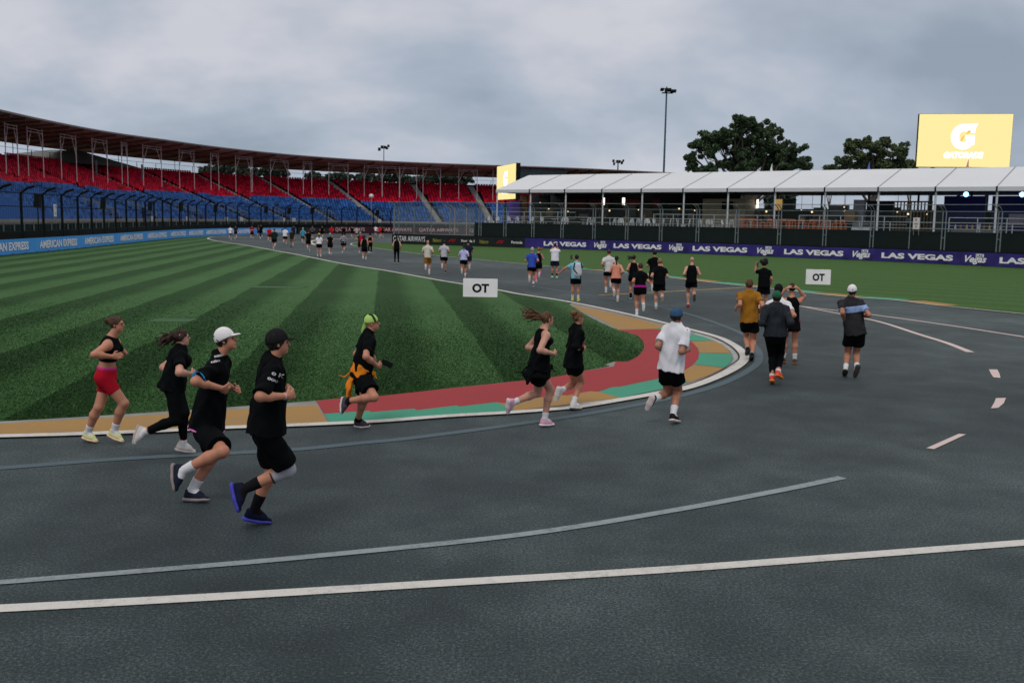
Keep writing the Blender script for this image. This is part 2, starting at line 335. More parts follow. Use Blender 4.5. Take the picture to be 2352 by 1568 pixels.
kp('kerb_paint_green',zz_(f2,[(1602,706),(1640,658),(1650,600),(1925,606),(1954,640),(1945,680),(1878,736)]),GRN,.015)
kp('kerb_paint_yellow',zz_(f2,[(1572,492),(1790,490),(1870,530),(1915,575),(1926,604),(1650,598),(1636,560)]),YEL,.015)
kp('kerb_paint_green',zz_(f2,[(1236,380),(1340,372),(1440,390),(1560,418),(1700,455),(1786,489),(1560,489),(1530,468),(1420,422),(1300,388)]),GRN,.015)
kp('kerb_paint_yellow',zz_(f2,[(450,158),(700,200),(1000,268),(1200,318),(1345,356),(1340,370),(1230,378),(905,385),(760,300),(620,235)]),YEL,.011)
# inner lip ring at the apex
ribbon('kerb_joint',zz_(f2,[(300,1105),(700,1062),(1200,960),(1560,885),(1800,790),(1950,700),(2010,650),(1985,590),(1900,520),(1780,455),(1650,415)]),.035,mat('joint',(.03,.03,.03)),.018)
ribbon('kerb_edge',zz_(f2,[(500,1076),(920,1024),(1300,950),(1600,875),(1830,790),(1975,690),(1985,630),(1930,560),(1800,485),(1600,420)]),.14,mat('light_concrete',(.33,.33,.34),.8,noise=(3,.2)),.0145)
# road lines
ribbon('tar_seam',gp([(-200,1086),(0,1075),(246,1056),(404,1047),(668,1033),(827,1017.5),(948,1005.7),(1198,973),(1394,942.7),(1569,907.7),(1669,876.5),(1732,841.5),(1744,816.5),(1732,794),(1694,761.4),(1569,717.7),(1444,691.5),(1319,672.7),(1210,655),(1130,643)]),.17,SEAM,.006)
ribbon('painted_line',gp([(-200,1352),(0,1338),(350,1310),(700,1280),(1200,1228),(1550,1172),(1800,1125),(1935,1097)]),.15,paint_g('worn_arc_paint',(.27,.315,.345),(.04,.055,.06),.50),.008,taper=(.10,.13))
ribbon('painted_line',gp([(-250,1408),(0,1398),(500,1371),(1000,1341),(1600,1304),(2352,1247),(2700,1221),(3400,1172)]),.15,LINEW,.008)
ribbon('painted_line',gp([(1836,703),(1928,720.7),(2019,739),(2110.6,768),(2175,788),(2229,809)]),.17,LINEP,.008,taper=(.12,.19))
ribbon('painted_line',gp([(1693,685.7),(1836,703.3),(2019,725),(2190,749),(2352,774),(2560,806)]),.15,LINEP,.0085)
ribbon('painted_line',gp([(1375,678),(1500,672),(1712,660)]),.16,LINEY,.009)
for q in ([(1555,1330),(1612,1338),(1855,1226),(1800,1222)],[(2042,1030),(2098,1026),(2140,990),(2156,951),(2080,953),(2068,985)],[(2027,736),(2090,736),(2106,765),(2115,800),(2062,796),(2044,770)]):
    poly('painted_dash',zz_(f3,q),LINEP,.009)
for a,b_ in [((811,575.5),(828,578)),((875,571),(895,572.5)),((846,580),(861,582)),((905,587),(925,589)),((942,574.4),(960,576)),((985,584),(1005,586)),((1040,589),(1056,590.5)),((1070,597),(1092,599)),((1100,606),(1135,610)),((1260,631),(1290,634))]:
    ribbon('painted_dash',gp([a,b_]),.14,LINEG,.009)
# far junction: lines and small island
ribbon('painted_line',gp([(727,562.7),(716,559.5),(712,556.3),(718,553),(745,550.2),(800,548.5),(880,547.5),(1010,548)]),.5,LINEW,.009)
ribbon('kerb_strip',gp([(770,546.6),(850,546.3),(930,545.2),(1010,545.5)]),.6,CONB,.012)
# verge
vline=[(1010,550.4),(950,551.8),(882,555.2),(835,556.5),(812,558.5),(806,561.4),(815,564),(856.8,569.8),(966,583.7),(1066,593.7),(1102.5,597.3),(1247.7,611),(1337,619),(1430.6,626),(1524.3,636.6),(1653.7,651.5),(1763.3,662.8),(1928,681),(2055.8,690.2),(2156,702.4),(2352,722),(2600,749)]
Vg=[np.array(G(*p)[:2]) for p in vline]; Vc=catmull(Vg,6)
ribbon('painted_line',Vg[3:],.14,LINEW,.024)
vi=off_line(Vc[18:],.07)
vg=list(vi)+[np.array([62,50])]+[CRt.pos(t,-.05)[:2] for t in np.linspace(CRt.L,0,40)]
poly('grass_verge',vg,GR2,.018,thick=.02)
def verge_patch(u0,u1,m):
    us=np.linspace(u0,u1,8); pu=np.array([proj([*p,0])[0] for p in Vc[30:]]); P=Vc[30:]
    i=np.argsort(pu); xs=np.interp(us,pu[i],P[i][:,0]); ys=np.interp(us,pu[i],P[i][:,1]); A=np.stack([xs,ys],1)
    nn=np.array(off_line(list(A),.06)); mm=np.array(off_line(list(A),.85+.1)); mm[0]=nn[0]; 
    poly('kerb_paint_verge',list(nn)+list(mm[::-1]),m,.021)
for u0,u1,m in [(1292,1334,GRN),(1350,1390,YEL),(1390,1434,GRN),(1436,1493,YEL),(1495,1541,GRN),(1543,1623,YEL),(1625,1696,GRN),(1698,1740,YEL),(1766,1855,GRN),(1857,1958,YEL),(1960,2062,GRN),(2064,2159,YEL)]: verge_patch(u0,u1,m)
# short turf blades near the front edge of the infield
def inpoly(P,poly_):
    x,y=P[:,0],P[:,1]; c=np.zeros(len(P),bool); n_=len(poly_)
    for i in range(n_):
        x1,y1=poly_[i][:2];x2,y2=poly_[i-1][:2]; m=((y1>y)!=(y2>y)); xi=(x2-x1)*(y-y1)/((y2-y1) if y2!=y1 else 1e-9)+x1; c^=(m&(x<xi))
    return c
gg=np.random.default_rng(3); nB=420000; yy=1/(1/11.5-(1/11.5-1/42.)*gg.random(nB)); xx=gg.uniform(-.56,.22,nB)*yy; PB=np.stack([xx,yy],1); PB=PB[inpoly(PB,gpoly)]; nB=len(PB)
ht=gg.uniform(.010,.027,nB)*np.clip((41-PB[:,1])/18,.05,1); an=gg.uniform(0,6.28,nB); wv_=.0045+.0004*PB[:,1]; dx=np.cos(an)*wv_;dy=np.sin(an)*wv_; lean=gg.normal(0,.012,(nB,2)); z0_=np.full(nB,.017)
vb=np.stack([np.stack([PB[:,0]-dx,PB[:,1]-dy,z0_],1),np.stack([PB[:,0]+dx,PB[:,1]+dy,z0_],1),np.stack([PB[:,0]+lean[:,0],PB[:,1]+lean[:,1],z0_+ht],1)],1).reshape(-1,3)
me=bpy.data.meshes.new('turf_blades'); me.vertices.add(nB*3); me.vertices.foreach_set('co',vb.ravel()); me.loops.add(nB*3); me.loops.foreach_set('vertex_index',np.arange(nB*3)); me.polygons.add(nB); me.polygons.foreach_set('loop_start',np.arange(nB)*3); me.polygons.foreach_set('loop_total',np.full(nB,3)); me.materials.append(GR1); me.update(calc_edges=True); o=link('turf_blades',me); tag(o,'short green turf blades standing along the near part of the mown infield','grass',kind='stuff')
# drain covers in the infield
for i,(u,v,wd,lb) in enumerate([(634,661,2.2,'flat green drain cover set in the mown infield, the larger farther one'),(398,737,1.1,'small dark drain cover in the infield near the left runners'),(1020,882,.6,'small dark gap in the grass above the red kerb')][:2]):
    p=G(u,v); r=empty('drain_cover',tuple(p),0,lb,'drain cover'); mb=MB(); mb.abox(p[0]-wd/2,p[0]+wd/2,p[1]-.45,p[1]+.45,.02,.03); mb.build('cover',mat('cover_green',(.045,.105,.045),.8),r); mb=MB(); mb.abox(p[0]-wd/2-.05,p[0]+wd/2+.05,p[1]+.45,p[1]+.55,.02,.032); mb.build('rim',mat('rim_dark',(.02,.035,.015)),r)
# ------------------------------------------------------------ barriers and banners
def barrier(cv,s0,s1,label,h=1.5,w0=.15,th=.35):
    r=empty('barrier_wall',tuple(cv.pos(s0)),0,label,'barrier'); mb=MB(); sweep(mb,cv,s0,s1,[(w0,0),(w0+th,0),(w0+th,h),(w0,h)],ds=.8); mb.build('wall',CONB,r)
    mb=MB()
    for t in np.arange(s0+2,s1,2.2):
        p=cv.pos(t,w0-.12,.0); tg=np.array([*cv.tan(t),0]); n_=cv.nor(t); mb.box(p+np.array([0,0,.035]),tg*.12,n_*.1,(0,0,.035))
    mb.build('foot',BLKM,r); return r
SBL=CL.s_u(683)
barrier(CL,2,CL.L-2,'long low black concrete barrier curving below the red and blue grandstand')
barrier(CRt,0,CRt.L,'low black barrier along the right verge below the white tent',h=1.12)
BLUE=mat('banner_blue',srgb(75,155,230),.6,noise=(1.2,.08)); PURP=mat('banner_purple',(.030,.020,.16),.5,noise=(1.0,.45)); MAROON=mat('banner_maroon',(.045,.006,.015),.5,noise=(1,.2)); BANB=mat('banner_black',(.008,.011,.013),.55,noise=(1,.3))
LETW=mat('lettering_white',(.80,.80,.84),.6); LETP=mat('lettering_pale_pink',(.75,.50,.52),.6); LETR=mat('lettering_red',(.42,.01,.015),.6); LETY=mat('lettering_yellow',(.42,.40,.08),.6); LETK=mat('lettering_black',(.006,.007,.008),.7)
def banner(cv,s0,s1,m,label,grp,z1=1.04,parent_woff=-.03):
    p0=tuple(cv.pos(s0,-.03,.04)); r=empty('advertising_banner',p0,0,label,'banner',grp); mb=MB(); sweep(mb,cv,s0,s1,[(-.03,.04),(-.004,.04),(-.004,z1),(-.03,z1)],ds=.8); mb.build('panel',m,r); return r
# blue banners on the left
sp_=[(-62,68),(90,176),(193,260),(275,327),(338,382),(391,426),(433,466),(473,519),(527,581),(590,645)]
ends=[CL.s_u(a) if a>0 else None for a,_ in sp_]
ss=[(CL.s_u(a),CL.s_u(b_)) for a,b_ in sp_[1:]]; d0=ss[0][1]-ss[0][0]; gap0=ss[1][0]-ss[0][1]
ss=[(ss[0][0]-gap0-d0,ss[0][0]-gap0)]+ss
cuts=[2.2]+[(ss[i][1]+ss[i+1][0])/2 for i in range(len(ss)-1)]+[CL.s_u(680)]
for i,(a,b_) in enumerate(ss):
    r=banner(CL,cuts[i],cuts[i+1]-.01,BLUE,'bright blue advertising banner with white capitals on the left barrier, %s from the left edge'%ordn(i),'blue banners along the left barrier')
    text_curve('lettering',CL,a,b_,.28,.84,'AMERICAN EXPRESS',LETW,r,bold=.035)
# far maroon banners
q=[(770,837,'QATAR AIRWAYS'),(863,945,'QATAR AIRWAYS'),(962,1052,'QATAR AIRWAYS'),(1079,1168,'QATAR AIRWAYS')]
c0=CL.s_u(762)
r=banner(CL,CL.s_u(684),c0-.02,BANB,'plain black banner between the blue and the maroon banners at the far bend','far banners')
for i,(a,b_,t_) in enumerate(q):
    sa,sb2=CL.s_u(a),CL.s_u(b_); c1=(sb2+CL.s_u(q[i+1][0]))/2 if i<3 else sb2+2
    r=banner(CL,c0,c1-.02,MAROON,'dark maroon banner with pale capitals at the far bend, %s from the left'%ordn(i),'far banners',z1=1.25); c0=c1
    text_curve('lettering',CL,sa,sb2,.30,1.05,t_,LETP,r,bold=.01)
# right banners
def vegas_logo(cv,s0,s1,parent):
    w_=s1-s0
    text_curve('script_lettering',cv,s0,s1,.12,.80,'Vegas',LETW,parent,bold=.03,shear=.35)
    mb=MB(); sweep(mb,cv,s0+w_*.50,s0+w_*.86,[(-.075,.66),(-.05,.66),(-.05,.93),(-.075,.93)],ds=.3); mb.build('logo_block',LETW,parent)
    text_curve('small_lettering',cv,s0+w_*.54,s0+w_*.82,.71,.89,'LAS',mat('lettering_purple',(.03,.02,.14),.6),parent,woff=-.10,bold=.02)
LVt=[(1249,1347),(1409.5,1519.6),(1591,1716.6),(1801,1937),(2024.6,2189),(2295.5,2480)]; LVl=[(1365,1394),(1537,1570),(1739,1777),(1958,1999),(2216,2266)]
cu_=[1205]+[ (LVl[i][1]+LVt[i+1][0])/2 for i in range(5)]+[2520]
for i,(a,b_) in enumerate(LVt):
    s0,s1=CRt.s_u(cu_[i]),CRt.s_u(cu_[i+1]); r=banner(CRt,s0,s1-.01,PURP,'dark purple banner with broad white capitals on the right barrier, %s from the left'%ordn(i),'purple banners along the right verge')
    text_curve('lettering',CRt,CRt.s_u(a),CRt.s_u(b_),.30,.76,'LAS VEGAS',LETW,r,bold=.045)
    if i<5: vegas_logo(CRt,CRt.s_u(LVl[i][0]),CRt.s_u(LVl[i][1]),r)
r=banner(CRt,.02,CRt.s_u(985),BANB,'black banner with tall white serif capitals at the left end of the right barrier','black banners left of the purple ones')
text_curve('lettering',CRt,CRt.s_u(904),CRt.s_u(977),.22,.90,'QATAR AIRWAYS',LETW,r,bold=.0)
r=banner(CRt,CRt.s_u(985)+.02,CRt.s_u(1095),BANB,'black banner with small yellow script, red emblem and white word, beside the tall white capitals','black banners left of the purple ones')
text_curve('script_lettering',CRt,CRt.s_u(994),CRt.s_u(1014),.35,.72,'Melbourne',LETY,r,shear=.5); text_curve('red_emblem',CRt,CRt.s_u(1029),CRt.s_u(1048),.38,.70,'F1',LETR,r,shear=.6,bold=.05); text_curve('lettering',CRt,CRt.s_u(1060),CRt.s_u(1090),.42,.70,'Formula 1',LETW,r,bold=.02)
r=banner(CRt,CRt.s_u(1095)+.02,CRt.s_u(1205)-.02,BANB,'black banner with small yellow script, red emblem and white word, beside the purple banners','black banners left of the purple ones')
text_curve('script_lettering',CRt,CRt.s_u(1101),CRt.s_u(1122),.35,.72,'Melbourne',LETY,r,shear=.5); text_curve('red_emblem',CRt,CRt.s_u(1140),CRt.s_u(1158.6),.38,.70,'F1',LETR,r,shear=.6,bold=.05); text_curve('lettering',CRt,CRt.s_u(1175),CRt.s_u(1200),.42,.70,'Formula',LETW,r,bold=.02)
# ------------------------------------------------------------ catch fences
def fence_post(parent,cv,t,w0,h,lean,m,hw=.07,double=0,base=1.0):
    mb=MB(); p=cv.pos(t,w0); n_=cv.nor(t); tg=np.array([*cv.tan(t),0])
    for d in ([0] if not double else [-double,double]):
        q=p+tg*d; mb.tube([q+[0,0,base],q+[0,0,h],q-n_*lean*.45+[0,0,h+.33],q-n_*lean+[0,0,h+.5]],hw,6)
    if double: mb.bar(p+tg*double+[0,0,h*.5],p-tg*double+[0,0,h*.5],.03); mb.bar(p+tg*double+[0,0,h],p-tg*double+[0,0,h],.03)
    mb.build('post',m,parent)
fl=empty('catch_fence',tuple(CL.pos(8,.5)),0,'tall black catch fence with inward bent tops standing behind the left barrier','fence')
ts=np.arange(3,CL.s_u(905,.2),4.05); NP=len(ts)
for t in ts: fence_post(fl,CL,t,.2,4.15,.95,BLKM,.10)
mb=MB(); sweep(mb,CL,3,ts[-1],[(.2,1.4),(.2,4.15),(-.25,4.48),(-.75,4.65)],close=False); mb.build('netting',NETB,fl)
mb=MB(); sweep(mb,CL,3,ts[-1],[(.17,1.5),(.23,1.5),(.23,1.56),(.17,1.56)]); sweep(mb,CL,3,ts[-1],[(.17,3.2),(.23,3.2),(.23,3.26),(.17,3.26)]); sweep(mb,CL,3,ts[-1],[(.17,4.12),(.23,4.12),(.23,4.18),(.17,4.18)]); mb.build('cable',BLKM,fl)
fr=empty('catch_fence',tuple(CRt.pos(0,.5)),0,'tall grey catch fence with paired posts in front of the white tent','fence')
us=[905,916,951,990,1033,1078,1102,1159,1223,1290,1363,1438,1516,1600,1690,1787,1891,1999,2085,2162,2289,2400]
for i,u in enumerate(us): fence_post(fr,CRt,CRt.s_u(u,.2),.2,4.15,.85,STEEL,.045 if i else .09,double=.14 if u>1090 and u!=2085 else 0)
mb=MB(); sweep(mb,CRt,CRt.s_u(905,.2),CRt.s_u(1090,.2),[(.2,1.05),(.2,4.15),(-.25,4.48),(-.75,4.65)],close=False); mb.build('netting',NETG,fr)
mb=MB(); sweep(mb,CRt,CRt.s_u(1090,.2),CRt.L,[(.2,1.05),(.2,4.15),(-.25,4.48),(-.75,4.65)],close=False); mb.build('netting',NETG2,fr)
mb=MB()
for z_ in (2.75,4.12): sweep(mb,CRt,CRt.s_u(905,.2),CRt.L,[(.17,z_),(.23,z_),(.23,z_+.05),(.17,z_+.05)])
sweep(mb,CRt,CRt.s_u(905,.2),CRt.L,[(-.75,4.63),(-.7,4.63),(-.7,4.68),(-.75,4.68)]); mb.build('cable',STEEL,fr)
mb=MB(); sweep(mb,CRt,CRt.s_u(1090,.5),CRt.L,[(.45,.6),(.5,.6),(.5,2.55),(.45,2.55)]); mb.build('shade_cloth',DKGR,fr)
# short return fence seen through the gap, the screens' orange glow painted into its post colour
fo=empty('catch_fence',(-6.5,118,0),0,'short return piece of catch fence behind the gap left of the small screen','fence')
cf=Curve([(-8.2,127),(-7.0,121),(-5.0,116),(-3,112.5)])
for t in np.linspace(.5,cf.L-.5,4): fence_post(fo,cf,t,0,4.1,.9,plain((.45,.33,.28)),.05)
mb=MB(); sweep(mb,cf,.3,cf.L-.3,[(0,.6),(0,4.1),(-.5,4.45),(-.85,4.6)],close=False); mb.build('netting',NETG,fo)
# ------------------------------------------------------------ grandstand
GS=empty('grandstand',tuple(CL.pos(60,16,0)),0,'long curved grandstand with red upper and blue lower seats under a thin brown roof','grandstand')
NR=27
def rw(k): return 6+.8*k
def rz_(k): return 1.75+.32*k
SA0,SA1=6.,CL.L-2
mb=MB(); prof=[(5.6,0),(5.6,1.75)]
for k in range(NR): prof+=[(rw(k),rz_(k)),(rw(k)+.8,rz_(k)),] if k==0 else [(rw(k),rz_(k)),(rw(k)+.8,rz_(k))]
prof+=[(rw(NR),rz_(NR-1)+.3),(rw(NR)+.2,rz_(NR-1)+.3),(rw(NR)+.2,0)]
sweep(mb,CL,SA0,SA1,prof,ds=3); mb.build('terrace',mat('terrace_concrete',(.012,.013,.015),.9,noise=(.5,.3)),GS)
mb=MB(); sweep(mb,CL,SA0,SA1,[(5.2,1.85),(5.5,1.85),(5.5,2.25),(5.2,2.25)]); mb.build('front_ledge',mat('pale_concrete',(.30,.27,.25),.9,noise=(.4,.2)),GS)
mb=MB(); sweep(mb,CL,SA0,SA1,[(5.25,.2),(5.3,.2),(5.3,1.82),(5.25,1.82)]); mb.build('front_glass',mat('dark_glass',(.012,.03,.03),.15,spec=.6),GS)
aisle_u=[75,187,322,447,557,683,816,980,1106]; aisles=[CL.s_u(u,16.2,6.3) for u in aisle_u]+[CL.L-45,CL.L-25]
# stairs
for i,a in enumerate(aisles):
    mb=MB()
    for k in range(1,NR-1):
        for h in (0,1):
            p=CL.pos(a,rw(k)+.2+.4*h,rz_(k)+.1+.16*h-.08); mb.box(p,np.array([*CL.tan(a),0])*.62,CL.nor(a)*.2,(0,0,.12))
    mb.build('stairs',mat('stair_concrete',(.34,.33,.33),.9,noise=(1,.2)) if i==0 else bpy.data.materials['stair_concrete'],GS)
    mb=MB()
    for k in range(1,7): 
        for sg in(-1,1): mb.bar(CL.pos(a+sg*1.0,rw(k),rz_(k)),CL.pos(a+sg*1.0,rw(k),rz_(k)+1.1),.03)
    for sg in(-1,1): mb.bar(CL.pos(a+sg,rw(1),rz_(1)+1.1),CL.pos(a+sg,rw(6),rz_(6)+1.1),.035)
    mb.build('stair_rail',STEEL,GS)
SR=mat('red_seat_plastic',(.44,.002,.024),.6,spec=.1,noise=(.8,.25)); SB=mat('blue_seat_plastic',(.018,.085,.30),.6,spec=.15,noise=(.8,.25))
def vary(m,col):
    t,bs=nodes(m); g=t.nodes.new('ShaderNodeNewGeometry'); r=t.nodes.new('ShaderNodeValToRGB'); r.color_ramp.elements[0].color=(*[x*.45 for x in col],1); r.color_ramp.elements[1].color=(*[x*1.45 for x in col],1); t.links.new(g.outputs['Random Per Island'],r.inputs[0]); t.links.new(r.outputs[0],bs.inputs['Base Color'])
vary(SR,(.50,.003,.028)); vary(SB,(.026,.105,.34))
seats=[]
for k in range(NR-1):
    wk=rw(k)+.45; t=SA0
    while t<SA1:
        p0=CL.pos(t,wk); step=.60; p1=CL.pos(min(t+1,SA1),wk); sc=np.linalg.norm(p1-p0)/max(.01,min(t+1,SA1)-t)
        if all(abs((t-a)*sc)>.95 for a in aisles) and rng.random()>.004: seats.append((t,k))
        t+=step/max(sc,.2)
seats=[s_ for s_ in seats if (lambda q:-30<q[0]<1250)(proj(CL.pos(s_[0],rw(s_[1]),rz_(s_[1]))))]
def seat_boxes(mb,p,tg,n_,mi,j=0):
    mb.box(p+np.array([0,0,.40])-n_*.02,tg*.215,n_*.20,(0,0,.03),mi)
    bk=p+n_*.20+np.array([0,0,.62]); mb.box(bk,tg*.215,n_*.03,n_*.05+np.array([0,0,.24]),mi)
vis=[]
for i,(t,k) in enumerate(seats):
    p=CL.pos(t,rw(k)+.45,rz_(k)); q=proj(p)
    if 0<q[0]<2352: vis.append((np.linalg.norm(p-CO),i))
near=set(i for _,i in sorted(vis)[:100]); bulk=MB()
for i,(t,k) in enumerate(seats):
    p=CL.pos(t,rw(k)+.45,rz_(k)); tg=np.array([*CL.tan(t),0]); n_=CL.nor(t); red_=k>=13 or (k==12 and (int(t)//9)%3==0)
    if i in near:
        mb=MB(); seat_boxes(mb,p,tg,n_,0); mb.bar(p+n_*.05,p+n_*.05+[0,0,.38],.03); mb.build('seat',SR if red_ else SB,GS)
    else: seat_boxes(bulk,p,tg,n_,0 if red_ else 1)
bulk.build('seat',[SR,SB],GS)['kind']='stuff'
# roof
ROOF=mat('roof_timber',(.60,.34,.24),.8,noise=(.15,.35)); FASC=mat('roof_fascia_rust',(.36,.15,.11),.8,noise=(.3,.2)); EDGE=mat('roof_edge_metal',(.20,.17,.17),.6)
def zdip(t,w_): return -.78*min(1.25,max(0,(122-t)/42))*max(0,(28.6-w_)/13.6)
def rfz(w_): return 14.0-(w_-15)/13*1.55
mb=MB(); sweep(mb,CL,SA0-4,SA1,[(15,14.0),(28.6,12.42),(28.6,12.57),(15,14.15)],zf=zdip); mb.build('roof',ROOF,GS)
mb=MB(); sweep(mb,CL,SA0-4,SA1,[(14.85,13.98),(15,13.98),(15,14.18),(14.85,14.18)],zf=zdip); mb.build('roof_edge',EDGE,GS)
mb=MB(); sweep(mb,CL,SA0-4,SA1,[(28.6,12.18),(28.75,12.18),(28.75,12.62),(28.6,12.62)]); mb.build('roof_fascia',FASC,GS)
mb=MB()
for t in np.arange(SA0,SA1,4.2): mb.bar(CL.pos(t,15.2,13.82+zdip(t,15)),CL.pos(t,28.4,12.3),.09,.14)
for w_ in (19,23): sweep(mb,CL,SA0,SA1,[(w_,rfz(w_)-.02),(w_+.15,rfz(w_)-.04),(w_+.15,rfz(w_)-.2),(w_,rfz(w_)-.2)],zf=zdip)
mb.build('roof_beams',mat('dark_timber',(.24,.12,.08),.8),GS)
PINK=mat('post_pale_steel',(.78,.62,.62),.6)
pu=[15,43,66,101,142,177,214,248,281,294,330,372,413,447,485,503,542,577]+[(500+x/4.356)*.91875 for x in (208,390,572,770,962,1125,1217,1403,1612,1788,1985,2170)][2:]+[(900+x/4.612)*.91875 for x in (253,458,653,725,925,1137,1348,1530)]
pu=sorted(pu); WP=18.4; kP=16
pts_=[CL.s_u(u,WP,rz_(kP)+.2) for u in pu]
for t in pts_:
    mb=MB(); mb.tube([CL.pos(t,WP,rz_(kP)),CL.pos(t,WP,rfz(WP)-.15+zdip(t,WP))],.06,6); mb.build('post',PINK,GS)
i=0
while i<len(pts_)-1:
    a,b_=pts_[i],pts_[i+1]
    if b_-a<9 and not(i==1 or i==18):
        mb=MB(); zt=rfz(WP)-.35+zdip(a,WP); A=CL.pos(a,WP,zt);B=CL.pos(b_,WP,zt); mb.bar(A,B,.035); mb.bar(A+[0,0,-.35],B+[0,0,-.35],.03)
        for p0,d in ((A,B-A),(B,A-B)):
            mb.bar(p0+[0,0,-2.6],p0+d*.28+[0,0,0],.03)
        mb.build('truss',PINK,GS); i+=2
    else: i+=1
mb=MB()
for t in np.arange(SA0,SA1,3.5): mb.bar(CL.pos(t,rw(NR)+.1,rz_(NR)),CL.pos(t,rw(NR)+.1,rz_(NR)+(1.1 if int(t/3.5)%3 else 2.6)),.035)
sweep(mb,CL,SA0,SA1,[(rw(NR)+.1,rz_(NR)+1.05),(rw(NR)+.14,rz_(NR)+1.05),(rw(NR)+.14,rz_(NR)+1.1),(rw(NR)+.1,rz_(NR)+1.1)]); mb.build('rear_rail',BLKM,GS)
mb=MB()
for t in np.arange(SA0,CL.s_u(1100,5),2.4): mb.bar(CL.pos(t,5.1,.4),CL.pos(t,5.1,2.0),.035)
for z_ in (1.0,2.0): sweep(mb,CL,SA0,CL.s_u(1100,5),[(5.08,z_),(5.13,z_),(5.13,z_+.04),(5.08,z_+.04)])
mb.build('front_rail',plain((.22,.27,.27)),GS)
mb=MB(); sweep(mb,CL,CL.s_u(1189,16,13),CL.s_u(1300,16,13),[(15.5,11.4),(15.8,11.4),(15.8,13.7),(15.5,13.7)]); mb.build('louvre_panel',mat('louvre',(.03,.045,.055),.5,noise=(2,.4)),GS)
# loudspeakers on poles, signs
for i,(u,v,Yo) in enumerate([(86,456,3.2),(237,461,3.2),(345,461,3.2),(416,468,3.2),(495,472,3.2),(611,505-13,3.2),(710-105,0,0),(753,505-2,3.2)][:6]+[(664,505,3.2),(717,506,3.2),(867,507,3.2)]):
    t=CL.s_u(u,2.2,3.8); p=CL.pos(t,2.2,0); zt=3.75+(.1 if i%2 else 0); tg=np.array([*CL.tan(t),0]); n_=CL.nor(t)
    r=empty('loudspeaker',tuple(p),0,'tall black loudspeaker tilted on a pole behind the left catch fence, %s from the left'%ordn(i),'loudspeaker','loudspeakers behind the left fence'); mb=MB(); ax=nrm([0.12,-.05,1])
    mb.box(p+[0,0,zt],nrm(np.cross(ax,n_))*.24,nrm(np.cross(ax,np.cross(ax,n_)))*.2,ax*.55); mb.build('cabinet',BLKM,r); mb=MB(); mb.tube([p,p+[0,0,zt-.4]],.05,6); mb.build('pole',BLKM,r)
SIGNW=mat('sign_white',(.66,.64,.66),.6)
def wall_sign(u,z0,w_,wd,ht,label,marks=None,cv=CL,grp=None):
    t=cv.s_u(u,w_,z0); p=cv.pos(t,w_,z0); tg=np.array([*cv.tan(t),0]); n_=cv.nor(t); r=empty('sign_board',tuple(p),0,label,'sign',grp); mb=MB(); mb.box(p+[0,0,ht/2],tg*wd/2,n_*.02,(0,0,ht/2)); mb.build('panel',SIGNW,r)
    mb=MB()
    for x0,z_,s_,m_ in (marks or []): text_plane('lettering',p-n_*.03+tg*x0+[0,0,z_],tg,(0,0,1),s_[1],s_[2],s_[0],m_,r,bold=.05)
    for x in (-.4,.4): mb.bar(p+tg*x*wd,p+tg*x*wd-np.array([0,0,min(.5,z0*.3)])+n_*.05,.02)
    mb.build('bracket',STEEL,r)
wall_sign(127,2.55,.1,.52,.92,'tall white sign with a small red figure hung on the left catch fence',[(-.02,.6,('!',.10,.22),LETR),(-.08,.14,('S',.14,.2),mat('sign_green',(.08,.3,.2)))])
wall_sign(2104,2.72,.1,.56,.92,'tall white sign with small red marks hung on the right catch fence',[(-.1,.65,('!',.12,.2),LETR),(-.15,.35,('NO',.3,.14),LETR),(-.1,.12,('S',.2,.14),mat('sign_green2',(.08,.3,.2)))],cv=CRt)
for i,(u) in enumerate([349,431,520,555,654,675,871]): wall_sign(u,1.95,5.0,.95,.62,'small square pale sign on the front ledge of the grandstand, %s from the left'%ordn(i),None,grp='pale square signs along the grandstand front')
# scoreboard (small dark) on pole
t=CL.s_u(330,2.2,3); p=CL.pos(t,2.2,0); r=empty('dark_screen',tuple(p),0,'small dark brown monitor on a pole behind the left catch fence','screen'); mb=MB(); tg=np.array([*CL.tan(t),0]); n_=CL.nor(t); mb.box(p+[0,0,3.0],tg*.65+n_*.3,n_*.06,(0,0,.55)); mb.build('cabinet',BLKM,r); mb=MB(); mb.box(p+[0,0,3.0]-n_*.08,tg*.5+n_*.24,n_*.02,(0,0,.42)); mb.build('display',plain((.045,.028,.02)),r); mb=MB(); mb.tube([p,p+[0,0,2.6]],.06); mb.build('pole',BLKM,r)
# ball camera on white pole
p=at(852.7,521,186); b0=np.array([p[0],p[1],0]); r=empty('camera_mast',tuple(b0),0,'thin grey mast with a white ball on top in front of the grandstand','mast'); zt=at(854,450.5,186)[2]; mb=MB(); mb.tube([b0,b0+[0,0,zt]],.09,6); mb.build('pole',STEEL,r); bm=bmesh.new(); bmesh.ops.create_uvsphere(bm,u_segments=12,v_segments=8,radius=.42); me=bpy.data.meshes.new('ball'); bm.to_mesh(me); bm.free(); me.materials.append(SIGNW); o=link('ball',me,r); o.location=(0,0,zt)
